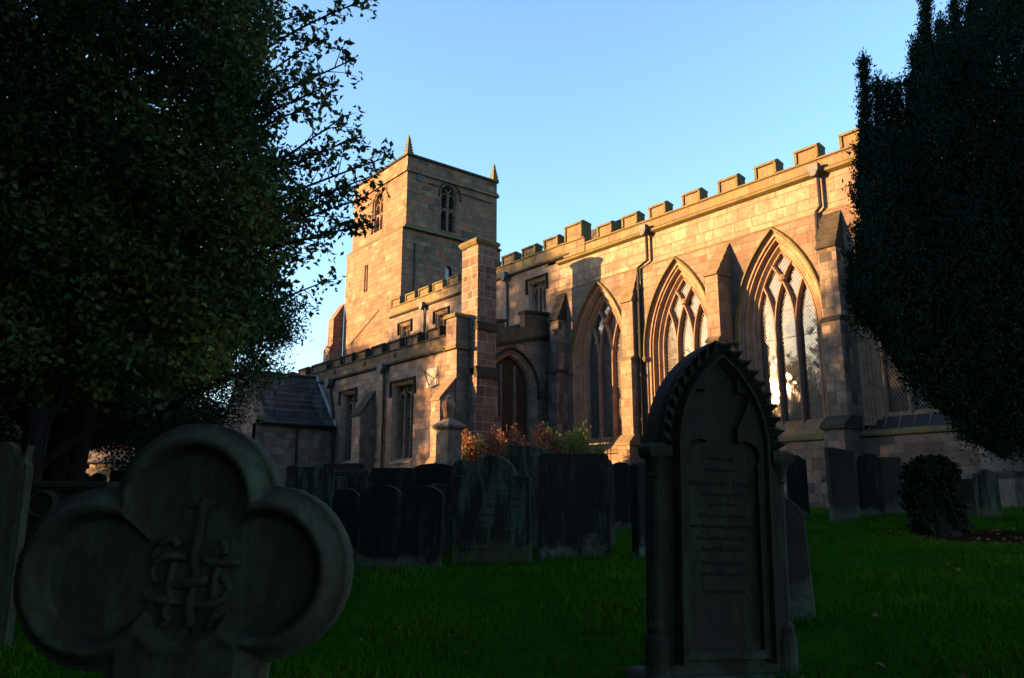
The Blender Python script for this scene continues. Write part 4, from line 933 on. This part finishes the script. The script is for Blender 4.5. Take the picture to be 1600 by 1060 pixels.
# ------------------------------------------------------------------ trefoil-headed cross in the foreground
t, z = faceroot('trefoil_cross', 'huge three lobed stone cross with interlaced monogram, nearest of all at lower left', 'headstone', 288, 2.1, -3, lean=-1)
k = 2.1*.975/F
def cpx(px, py): return ((px-288)*k, onD(288, py, 2.1).z-z)
lob = [(*cpx(286, 790), 132*k), (*cpx(143, 905), 140*k), (*cpx(406, 896), 133*k)]; cz0 = cpx(288, 880)[1]; cx0 = cpx(288, 880)[0]
PR_ = .67
def sd_out(x, z_):
    d = min(math.hypot(x-a, z_-b_)-r for a, b_, r in lob); d = min(d, math.hypot(x-cx0, z_-cz0)-.11)
    st = max(abs(x-cx0+.0)-.205, z_-cz0, -5); return min(d, st)
def sd_pan(x, z_):
    d = min(math.hypot(x-a, z_-b_)-r*PR_ for a, b_, r in lob); d = min(d, math.hypot(x-cx0, z_-cz0+.03)-.155)
    return d
NT, NS = 420, 90; Rm = []
zb_ = -.12
for i in range(NT):
    th = 2*math.pi*i/NT; dx, dz = math.cos(th), math.sin(th); lo = 0; r0 = 0
    while r0 < 1.6 and sd_out(cx0+dx*r0, cz0+dz*r0) < 0 and cz0+dz*r0 > zb_: r0 += .004
    Rm.append(r0)
b = B(); TH = .15
def sst(a, b_, x): x = min(1, max(0, (x-a)/(b_-a))); return x*x*(3-2*x)
nz_ = random.Random(3)
for i in range(NT):
    th = 2*math.pi*i/NT; dx, dz = math.cos(th), math.sin(th)
    for j in range(1, NS+1):
        f = j/NS; r0 = Rm[i]*(f if Rm[i] < .5 else f); x, z_ = cx0+dx*r0, cz0+dz*r0
        do = -sd_out(x, z_); dp = sd_pan(x, z_)
        y = -.0 - 0.0
        y += .045*(1-sst(0, .055, do))          # rounded outer edge
        y -= .010*math.exp(-((dp-.030)/.016)**2)  # roll round each panel
        y += .055*(1-sst(-.012, .016, dp))      # sunk panels
        b.v.append((x, y, z_))
b.v.append((cx0, .055, cz0)); ci = len(b.v)-1
for i in range(NT):
    i2 = (i+1) % NT; b.f.append((ci, i*NS, i2*NS))
    for j in range(NS-1): b.f.append((i*NS+j, i*NS+j+1, i2*NS+j+1, i2*NS+j))
bk = len(b.v)
for i in range(NT): x, y, z_ = b.v[i*NS+NS-1]; b.v.append((x, TH-.03, z_))
for i in range(NT): x, y, z_ = b.v[i*NS+NS-1]; b.v.append((cx0+(x-cx0)*.95, TH, cz0+(z_-cz0)*.95))
for i in range(NT):
    i2 = (i+1) % NT; b.f.append((i*NS+NS-1, bk+i, bk+i2, i2*NS+NS-1)); b.f.append((bk+i, bk+NT+i, bk+NT+i2, bk+i2))
b.f.append(tuple(bk+NT+i for i in range(NT)))
b.build('cross_slab', 'grave_clover', t, smooth=True)
def strap(pts, r=.012, y=.048, nm='monogram_strap'):
    b = B(); P_ = []; 
    for i, p in enumerate(pts):
        q = cpx(p[0], p[1]); P_.append((q[0], y-(p[2] if len(p) > 2 else 0), q[1]))
    # smooth the path
    V_ = [Vector(p) for p in P_]; out = []
    for i in range(len(V_)-1):
        p0, p1, p2, p3 = V_[max(i-1, 0)], V_[i], V_[i+1], V_[min(i+2, len(V_)-1)]
        for s in range(5):
            u = s/5; out.append(.5*((2*p1)+(p2-p0)*u+(2*p0-5*p1+4*p2-p3)*u*u+(3*p1-p0-3*p2+p3)*u**3))
    out.append(V_[-1]); b.tube(out, r, 8); b.build(nm, 'grave_clover', t, smooth=True)
zm = lambda x, y, o=0: (190+x*.302, 740+y*.302, o)   # read off the enlarged monogram
strap([zm(370, 130), zm(362, 300, .01), zm(350, 430, .012), zm(350, 560, -.006), zm(345, 690, .01), zm(348, 800, .004), zm(300, 850), zm(280, 890)], .0135)
strap([zm(290, 165), zm(330, 150), zm(365, 190)], .010); strap([zm(435, 140), zm(400, 160), zm(370, 200)], .010)
strap([zm(250, 385), zm(215, 340), zm(150, 370), zm(130, 460, .004), zm(200, 432, .01), zm(300, 440, -.004)], .0115)
strap([zm(150, 580), zm(125, 520), zm(150, 440)], .010)
strap([zm(235, 470, -.006), zm(228, 560, .008), zm(220, 650, -.004), zm(215, 740, .006), zm(240, 780), zm(190, 810), zm(180, 850)], .0115)
strap([zm(400, 460), zm(480, 468, .008), zm(590, 465)], .0105); strap([zm(480, 350), zm(510, 400), zm(478, 480, -.004), zm(465, 560, .008), zm(455, 660, -.004)], .011)
strap([zm(250, 585), zm(340, 572, .012), zm(430, 560)], .014); strap([zm(500, 545), zm(545, 600), zm(500, 670), zm(400, 695, .006), zm(290, 680, -.002), zm(200, 668, .008), zm(90, 655)], .0115)
strap([zm(110, 710), zm(140, 680), zm(90, 630)], .010); strap([zm(490, 735), zm(445, 790), zm(480, 880), zm(420, 920), zm(430, 960)], .0115)

# ------------------------------------------------------------------ urn monument
q = onY(700, 760, 13.2); zg = gz(q.x, q.y)
t = thing('urn_monument', 'tall square tomb pedestal with a draped urn on top, before the aisle corner', 'monument', (q.x, q.y, zg), (0, 0, R(8)))
h1 = onY(700, 668, 13.2).z-zg; h2 = onY(700, 617, 13.2).z-zg
b = B(); b.box(-.42, .42, -.42, .42, -.2, .2); b.lathe((0, 0, 0), [(.30, .2), (.28, .3), (.27, h1-.1)], 4); b.build('pedestal', 'monument', t, bevel=.01)
b = B(); b.lathe((0, 0, h1-.1), [(.28, 0), (.34, .05), (.38, .1), (.38, .15), (.12, .34)], 4); b.build('cornice', 'monument', t, bevel=.008)
u0 = h1+.16; hu = h2-u0
b = B(); b.lathe((0, 0, u0), [(.10, 0), (.10, .04), (.05, .1), (.07, hu*.25), (.15, hu*.42), (.19, hu*.62), (.15, hu*.76), (.08, hu*.82), (.10, hu*.87), (.07, hu*.93), (.02, hu)], 14); ur = b.build('urn', 'moulding', t, smooth=True)
b = B()
for i in range(7):
    a = R(180+i*18); pts_ = [(math.cos(a)*(r_+.012), math.sin(a)*(r_+.012)*.9, u0+zf*hu) for r_, zf in ((.06, .95), (.11, .86), (.17, .74), (.205, .60), (.18, .44), (.14, .30), (.11+.03*(i % 2), .12))]
    b = B(); b.tube(pts_, [.02, .028, .03, .034, .03, .028, .018], 6); b.build('drapery_fold', 'moulding', ur, smooth=True)

# iron railing scrap near the shrub
q = onY(938, 700, 17.6); t = thing('iron_railing', 'short black iron railing beside the green shrub under the first tall window', 'railing', (q.x, q.y, gz(q.x, q.y)), (0, 0, 0))
zt_ = onY(938, 684, 17.6).z-gz(q.x, q.y)
for i in range(7):
    b = B(); x = -.45+i*.15; b.tube([(x, 0, -.1), (x, 0, zt_-.06), (x, 0, zt_)], [.012, .012, .002], 6); b.build('bar', 'iron', t)
b = B(); b.box(-.5, .5, -.01, .01, zt_-.2, zt_-.17); b.build('rail', 'iron', t); b = B(); b.box(-.5, .5, -.01, .01, .15, .18); b.build('rail', 'iron', t)

# ------------------------------------------------------------------ shrubs
def shrub(name, label, px0, px1, yt, Y, mat, nc, size, up, trunkmat='bark', asp=.28, cat='shrub', per=75):
    c = onY((px0+px1)/2, 740, Y); x0 = onY(px0, 720, Y).x; x1 = onY(px1, 720, Y).x; top = onY((px0+px1)/2, yt, Y).z; g = gz(c.x, Y)
    t = thing(name, label, cat, ((x0+x1)/2, Y, g), org_world=True); cs = []
    for i in range(nc):
        u = rnd.uniform(-1, 1); v = rnd.uniform(-1, 1); 
        if u*u+v*v > 1: continue
        hh_ = (top-g)*(.72+.28*math.sin(u*7+v*3))*math.sqrt(max(.15, 1-.6*(u*u))); z_ = g+hh_*rnd.random()**.6
        cs.append(((x0+x1)/2+u*(x1-x0)/2, Y+v*.7, z_))
    P = clumps(cs, per, .17, (1, 1, 1.3)); leafmesh('foliage', mat, P, size, asp, t, up=up)
    for i in range(6):
        b = B(); a = i*1.05; b.tube([((x0+x1)/2+.1*math.cos(a), Y+.1*math.sin(a), g-.05), ((x0+x1)/2+.35*math.cos(a)*(x1-x0)/2, Y+.3*math.sin(a), g+(top-g)*.7)], [.03, .01], 5); b.build('stem', trunkmat, t)
    return t
shrub('brown_shrub', 'rusty brown dead conifer shrub behind the headstones, left of the drop arched window', 722, 808, 676, 14.6, 'brown_leaf', 700, .10, (0, 0, 1, .45))
shrub('brown_shrub', 'rusty brown shrub below the dark arched window, right of the larger brown one', 800, 880, 668, 15.2, 'brown_leaf', 600, .10, (0, 0, 1, .55))
shrub('green_shrub', 'yellow green upright shrub in front of the chancel wall, right end of the brown shrubs', 860, 930, 672, 16.2, 'green_leaf', 500, .10, (0, 0, 1, .7))
shrub('green_shrub', 'small yellow green shrub at the left end of the brown shrubs beside the urn', 718, 744, 680, 14.2, 'green_leaf', 160, .09, (0, 0, 1, .7))

# ------------------------------------------------------------------ ivy covered stump
q = onD(1467, 850, 10.4); g = gz(q.x, q.y); ht = onD(1467, 714, 10.4).z-g
t = thing('ivy_stump', 'stump smothered in dark ivy on the grass at the right, before the church plinth', 'stump', (q.x, q.y, g), org_world=True)
b = B(); b.lathe((q.x, q.y, g), [(.34, -.1), (.27, .1), (.25, ht*.6), (.2, ht*.85), (.08, ht*.9)], 12); b.build('trunk', 'bark', t)
P = []
for i in range(9000):
    z_ = rnd.random()**.85; a = rnd.uniform(0, 6.283); r_ = (.29 if z_ < .75 else .29*math.sqrt(max(0, 1-((z_-.75)/.27)**2)))*(.92+.16*math.sin(a*3+z_*6)+.12*math.sin(a*7-z_*11)+rnd.gauss(0, .10))
    P.append((q.x+r_*math.cos(a), q.y+r_*math.sin(a), g+z_*ht))
leafmesh('ivy', 'ivy_leaf', np.array(P), .048, .8, t, up=(0, 0, -1, .3))
for i in range(7):
    pp = [Vector((q.x, q.y, g+ht*.8))]; d = RT*rnd.uniform(.1, 1)+UPV*rnd.uniform(-.1, .6)+FH*rnd.uniform(-.4, .4)
    for s in range(5): pp.append(pp[-1]+d*.12+Vector((0, 0, -.012*s))); 
    b = B(); b.tube(pp, [.008, .007, .006, .005, .004, .002], 5); b.build('twig', 'bark', t)
for i in range(5):
    a = math.atan2(-q.y, -q.x)+rnd.uniform(-1, 1); b = B(); b.tube([(q.x+.5*math.cos(a+.6), q.y+.5*math.sin(a+.6), g+.02), (q.x+.37*math.cos(a+.3), q.y+.37*math.sin(a+.3), g+.2), (q.x+.37*math.cos(a), q.y+.37*math.sin(a), g+.5+.2*i*.4)], .007, 5); b.build('ivy_stem', 'bark', t)

# ------------------------------------------------------------------ trees
def limb(b, p, q, r0, r1, bend=.15, n=7, sides=7):
    p, q = Vector(p), Vector(q); m = p.lerp(q, .5)+Vector((rnd.uniform(-1, 1), rnd.uniform(-1, 1), rnd.uniform(0, 1)))*(q-p).length*bend; out = []
    for i in range(n+1):
        u = i/n; out.append(p*(1-u)**2+m*2*u*(1-u)+q*u*u)
    b.tube(out, [r0+(r1-r0)*i/n for i in range(n+1)], sides); return out
# holly : trunk stands just out of the picture to the left, boughs reach in
tq = onD(-210, 900, 7.6); tb = Vector((tq.x, tq.y, gz(tq.x, tq.y)))
holly = thing('holly_tree', 'big dark holly with glossy leaves filling the upper left, twigs crossing the tower', 'tree', tb, org_world=True)
b = B(); limb(b, tb-Vector((0, 0, .2)), tb+Vector((.3, .2, 5.2)), .28, .12, .02); b.build('trunk', 'bark', holly)
tips = [(562, 4, 6.4), (548, 95, 6.2), (520, 130, 6.3), (500, 60, 6.8), (532, 186, 6.5), (507, 160, 7.0), (604, 246, 6.6), (582, 275, 6.5), (572, 310, 6.9), (575, 352, 6.7), (540, 300, 7.1), (520, 370, 6.7), (508, 440, 6.9), (470, 380, 7.3), (480, 240, 7.2), (478, 20, 7.2), (450, 120, 7.6), (455, 330, 7.8), (430, 430, 7.6), (560, 215, 6.9), (490, 300, 6.3)]
LP = []; tw_pts = B()
inner = [(330, 250), (300, 120), (320, 330), (280, 400), (340, 40)]
def bough(p, q, r0, nt=14, tl=.42, out=None):
    pts_ = limb(tw_pts, p, q, r0, .006, .08, 10, 6); L = (Vector(q)-Vector(p)).length
    for i in range(nt):
        f = .35+.65*i/nt; k_ = min(int(f*10), 9); a = pts_[k_].lerp(pts_[k_+1], f*10-k_) if k_ < 10 else pts_[-1]
        d = (pts_[min(k_+1, 10)]-pts_[k_]).normalized(); s = Vector((rnd.gauss(0, 1), rnd.gauss(0, 1), rnd.gauss(0, .8)+.25)); s = (s-d*s.dot(d)).normalized()
        e = a+(d*.75+s*.8).normalized()*tl*rnd.uniform(.4, 1)*(1.25-f*.65)
        tw_pts.tube([a, a.lerp(e, .5)+Vector((0, 0, .02)), e], [.006, .004, .002], 4, False)
        for j in range(3):
            c = a.lerp(e, .45+.27*j); nl = (3, 4, 7)[j]
            for _ in range(nl): LP.append(tuple(c+Vector((rnd.gauss(0, 1), rnd.gauss(0, 1), rnd.gauss(0, 1)))*.038))
    for _ in range(14): LP.append(tuple(pts_[-1]+Vector((rnd.gauss(0, 1), rnd.gauss(0, 1), rnd.gauss(0, 1)))*.035))
for i, (x, y, D) in enumerate(tips):
    ix, iy = min(inner, key=lambda p: (p[1]+rnd.uniform(-60, 60)-y)**2+(p[0]-x)**2*.1); bough(onD(ix, max(iy, y+20)+rnd.uniform(10, 110), D+.9), onD(x, y, D), .020, 13)
pollyH = [(-160, -160), (445, -160), (425, -60), (415, 40), (400, 110), (410, 200), (432, 300), (430, 400), (410, 470), (390, 520), (330, 560), (300, 590), (240, 610), (160, 590), (90, 600), (-100, 620), (-160, 560)]
cs = fill(pollyH, 6.0, 9.6, 5600, 14, 10)
for i in range(60):
    x = rnd.uniform(150, 430); y = rnd.uniform(-60, 520)
    if inpoly(x, y, pollyH): limb(tw_pts, tb+Vector((.2, .1, rnd.uniform(2.2, 5))), onD(x, y, rnd.uniform(6.2, 8.6)), .03, .006, .1, 8, 5)
tw_pts.build('branches', 'bark', holly, fixn=False)
P = np.concatenate([clumps(cs, 30, .13), np.array(LP)]); P = P+rng.normal(size=P.shape)*.005
tn = .5+.35*np.sin(P[:, 0]*3.1+P[:, 2]*2.3)*np.sin(P[:, 1]*2.7+P[:, 2]*1.9)
leafmesh('crown', 'holly_leaf', P, .066, .56, holly, tint=tn)

def blobtree(name, label, base, blobs, mat, size, per, rad, nden, bark='bark', trunk_r=.3, up=None, asp=.4, group=None, hole=None, limbs=True, squash=(1, 1, 1), cat='tree'):
    base = Vector(base); t = thing(name, label, cat, base, group=group, org_world=True); cs = []; b = B()
    top = max(c[2] for c, r in blobs)
    limb(b, base-Vector((0, 0, .2)), (base.x+.2, base.y, top), trunk_r, trunk_r*.3, .03, 8, 9); b.build('trunk', bark, t)
    b = B()
    for c, r in blobs:
        r = Vector(r) if not isinstance(r, (int, float)) else Vector((r, r, r)); n = int(nden*r.x*r.y*r.z)
        for _ in range(n):
            d = Vector((rnd.gauss(0, 1), rnd.gauss(0, 1), rnd.gauss(0, 1))).normalized()*rnd.random()**.4
            cs.append((c[0]+d.x*r.x, c[1]+d.y*r.y, c[2]+d.z*r.z))
        if limbs: limb(b, (base.x+.15, base.y, base.z+(c[2]-base.z)*.55), c, trunk_r*.35, .02, .1, 6, 5)
    if limbs: b.build('limbs', bark, t, fixn=False)
    P = clumps(cs, per, rad, squash)
    if hole is not None:
        o_, d_, hr = hole; v = P-np.array(o_); tt = v@np.array(d_); dist = np.linalg.norm(v-tt[:, None]*np.array(d_), axis=1); P = P[dist > hr]
    tn = .5+.4*np.sin(P[:, 0]*1.7+P[:, 2]*1.3)*np.sin(P[:, 1]*1.9)
    leafmesh('crown', mat, P, size, asp, t, up=up, tint=tn)
    return t
def at(px, py, D): return tuple(onD(px, py, D))
def base_at(px, D): q = onD(px, 800, D); return (q.x, q.y, gz(q.x, q.y))
# second tree, finer foliage, behind the holly
blobtree('evergreen_tree', 'dense small leaved evergreen behind the holly, its rounded edge against the sky', base_at(90, 14),
         [(at(400, 505, 13.5), (.75, .75, .62)), (at(435, 490, 13.5), (.42, .42, .40)), (at(452, 522, 13.4), (.28, .28, .25)), (at(390, 575, 13.5), (.55, .6, .42)), (at(330, 480, 13.8), (.9, .9, .9)), (at(260, 520, 14), (1.1, 1.1, 1.0)), (at(250, 600, 14.2), (.8, 1, .35)), (at(340, 600, 14.2), (.3, .5, .2)), (at(160, 520, 14), (1.2, 1.2, 1.2)), (at(60, 500, 14), (1.3, 1.3, 1.4)), (at(140, 400, 14), (1.5, 1.5, 1.5))],
         'holly_leaf', .075, 40, .20, 420, 'red_bark', .34)
b2 = base_at(35, 12.5)
blobtree('yew_tree', 'yew with reddish trunk in deep shade at the left edge, behind the tombs', b2,
         [(at(20, 560, 12.5), (1.3, 1.2, .7)), (at(120, 570, 12.8), (.9, 1, .5)), (at(-120, 520, 12.5), (1.6, 1.6, 1.2)), (at(200, 640, 13), (.5, .6, .3))], 'yew_leaf', .07, 34, .2, 170, 'red_bark', .26, squash=(1.2, 1.2, .7))
b = B(); lq = base_at(95, 13.2); limb(b, lq, at(150, 600, 13), .20, .10, .02, 8, 9); tt = thing('yew_tree', 'second yew with a slanting reddish trunk, right of the first at the left edge', 'tree', lq, org_world=True); b.build('trunk', 'red_bark', tt)
leafmesh('crown', 'yew_leaf', clumps(fill([(60, 560), (390, 600), (385, 650), (330, 680), (300, 705), (200, 700), (185, 730), (150, 700), (140, 690), (110, 650), (60, 640)], 15, 18, 420, 6), 40, .26), .085, .3, tt)
# house beyond
hq = onD(150, 760, 52); t = thing('distant_house', 'pale rendered house glimpsed far off under the trees at the left', 'house', (hq.x, hq.y, gz(hq.x, hq.y)), (0, 0, R(20)))
b = B(); b.box(-4, 4, 0, 6, -.5, 3.0); b.build('wall', 'monument', t); b = B(); b.prism([(-4.3, -.3, 2.9), (-4.3, 3, 5.2), (-4.3, 6.3, 2.9)], (0, 0, 0), (8.6, 0, 0)); b.build('roof', 'slate', t)
for x in (-2.4, .2, 2.4):
    b = B(); b.box(x-.5, x+.5, -.04, .05, .6, 1.9); b.build('window', 'void', t)

# big upright yew on the right
ytree_b = base_at(1760, 10.6)
yew = thing('irish_yew', 'tall dark upright yew with many pointed spires filling the right side of the picture', 'tree', ytree_b, org_world=True)
b = B(); limb(b, Vector(ytree_b)-Vector((0, 0, .2)), at(1700, 200, 10.6), .38, .1, .02, 8, 9); b.build('trunk', 'bark', yew)
b = B()
for (x, y) in ((1560, 640), (1520, 560), (1450, 420), (1400, 300), (1500, 250), (1600, 690), (1480, 600), (1600, 300)): limb(b, Vector(ytree_b)+Vector((0, 0, rnd.uniform(.8, 2))), at(x, y, 10.3), .10, .02, .12, 8, 6)
b.build('limbs', 'bark', yew, fixn=False)
spires = [(1350, 92, 9, 10.0), (1371, 122, 7, 10.1), (1386, 126, 7, 10.2), (1402, 130, 6, 10.4), (1419, 122, 7, 10.3), (1446, -6, 15, 10.4), (1470, 32, 9, 10.2), (1492, 4, 12, 10.5), (1520, -60, 22, 10.7), (1560, -120, 30, 10.6), (1600, -180, 34, 10.5), (1430, 60, 10, 10.1)]
cs = []
for (x, y, hw_, D) in spires:
    n = int(5*hw_)+26; ln = 200
    for i in range(n*3):
        f = rnd.random(); wv = hw_*(.05+.95*f**.7)*(.7+.3*math.sin(f*26+x)); cs.append(tuple(onD(x+rnd.gauss(0, .6)*wv+f*4, y+2+f*ln, D+rnd.uniform(-1, 1)*wv*D/F)))
pollyY = [(1352, 225), (1362, 215), (1390, 225), (1426, 200), (1441, 90), (1474, 75), (1520, 10), (1600, -70), (1690, -90), (1700, 600), (1680, 660), (1640, 690), (1570, 700), (1550, 696), (1512, 676), (1504, 648), (1458, 626), (1440, 596), (1402, 566), (1388, 534), (1352, 508), (1330, 468), (1332, 425), (1348, 390), (1342, 320), (1350, 260)]
P = clumps(cs, 22, .075, (1, 1, 1.6)); 
for i in range(150):      # upright plumes that break up the outline
    j = rnd.randrange(12, len(pollyY)); (xa, ya), (xb, yb) = pollyY[j], pollyY[(j+1) % len(pollyY)]; f = rnd.random(); x = xa+(xb-xa)*f+6; y = ya+(yb-ya)*f; D = rnd.uniform(9.7, 10.9); l_ = rnd.uniform(18, 52)
    dx = rnd.uniform(-.55, .1); cs += [tuple(onD(x+dx*l_*q/7+rnd.gauss(0, 1.5), y-l_*q/7+10, D)) for q in range(8)]
P = np.concatenate([P, clumps(cs[-1200:], 16, .045, (1, 1, 1.5))]); cs = fill(pollyY, 9.3, 11.8, 8600, 5, 8)
P = np.concatenate([P, clumps(cs, 36, .12, (1, 1, 1.8))]); tn = .5+.4*np.sin(P[:, 0]*4+P[:, 2]*1.1)*np.sin(P[:, 1]*3.7)
leafmesh('crown', 'yew_leaf', P, .058, .34, yew, up=(0, 0, 1, .45), tint=tn)

# tree mass beyond the left side of the churchyard
blobtree('background_tree', 'dark broad tree closing the view under the holly at the far left', base_at(-60, 44), [(at(-80, 600, 44), (5.5, 3, 3.6)), (at(60, 620, 44), (4, 3, 3)), (at(20, 680, 44), (4, 2.5, 2)), (at(-140, 700, 44), (4, 2.5, 2)), (at(-40, 740, 44), (5, 2, 1.5))], 'far_leaf', .24, 30, .55, 16, asp=.6)
blobtree('background_tree', 'dark broad tree beyond the shaded tombs, left of the porch gable', base_at(230, 46), [(at(200, 630, 46), (4.6, 3, 2.8)), (at(300, 670, 46), (4, 2.5, 1.8)), (at(120, 650, 46), (3.2, 2.5, 1.6)), (at(260, 560, 46), (4.4, 3, 2.6)), (at(250, 730, 46), (3.4, 2, 1.2))], 'far_leaf', .24, 30, .55, 16, asp=.6)
# unseen tree added behind and above the camera to keep skylight off near graves
oc = [(-FH*f+RT*r_) for f, r_ in ((2.5, -4), (2.5, 0), (2.5, 4), (6, -3), (6, 3), (-.2, -3.4), (-.2, 3.6))]
blobtree('added_shade_tree', 'unseen spreading tree added behind the viewpoint, its crown blocking skylight overhead', (4.2, -3.4, gz(4.2, -3.4)), [((o.x, o.y, 5.4), (3.0, 3.0, 1.5)) for o in oc], 'far_leaf', .22, 30, .5, 9, trunk_r=.4, asp=.6)
# trees along the south side of the churchyard: their shade lies over the graves and the lower walls
GP = np.array(onY(1208, 612, 19.84)); GD = np.array(SD)/np.linalg.norm(np.array(SD))
row = [(-66, 13.0, 3.4), (-61, 13.2, 3.4), (-56, 13.2, 3.2), (-51.5, 13.0, 3.0), (-47.2, 12.8, 3.0), (-43.6, 15.8, 3.0), (-39.8, 15.6, 2.9), (-31.2, 9.2, 2.0), (-28.2, 10.0, 2.1), (-24.6, 13.2, 2.7), (-20.5, 15.5, 3.0), (-16, 16.5, 3.2), (-11, 16.5, 3.4), (-6, 16, 3.4), (-1, 15.5, 3.4)]
for i, (x, topz, r_) in enumerate(row):
    y = -7+rnd.uniform(-.6, .6); g = gz(x, y); h = topz-g; bl = []
    for j in range(7):
        f = (j+.5)/7; rr_ = r_*(1-max(0, (f-.6)/.4)**2*.45)
        bl.append(((x+rnd.uniform(-.12, .12)*r_, y+rnd.uniform(-.3, .3), g+h*.08+f*h*.86), (rr_*.9, rr_*.7, h*.10)))
    blobtree('boundary_tree', 'leafy tree in the row south of the churchyard, out of the picture to the left', (x, y, g), bl, 'far_leaf', .24, 24, .5, 15 if x < -39 else 28, hole=(GP, GD, .42), asp=.6, group='trees along the south boundary')
for i, x in enumerate((-26.0, -21, -16.8, -12.5, -8.2, -4, 0.5)):  # second row added out of view to block low sun and horizon glow
    y = -13+rnd.uniform(-1, 1); g = gz(x, y); bl = [((x, y, g+1.2+(j+.5)*2.1), (2.6, 2.2, 1.5)) for j in range(7 if i else 6)]
    blobtree('boundary_tree', 'unseen leafy tree added in a second row to deepen the shade, south of the churchyard', (x, y, g), bl, 'far_leaf', .26, 26, .5, 16, asp=.6, group='added second row of unseen shading trees', hole=(GP, GD, .42))
t = thing('added_shade_hedge', 'unseen hedge added along the south side of the churchyard to shade the ground', 'hedge', (-35, -5, gz(-35, -5)), org_world=True)  # hedge added out of view, its height set to shade the ground
hc = []
for i in range(5200): x = rnd.uniform(-75, 6); hc.append((x, -5+rnd.uniform(-.6, .6), gz(x, -5)+rnd.random()*3.4*(1+.06*math.sin(x))))
leafmesh('foliage', 'far_leaf', clumps(hc, 14, .3), .18, .6, t)
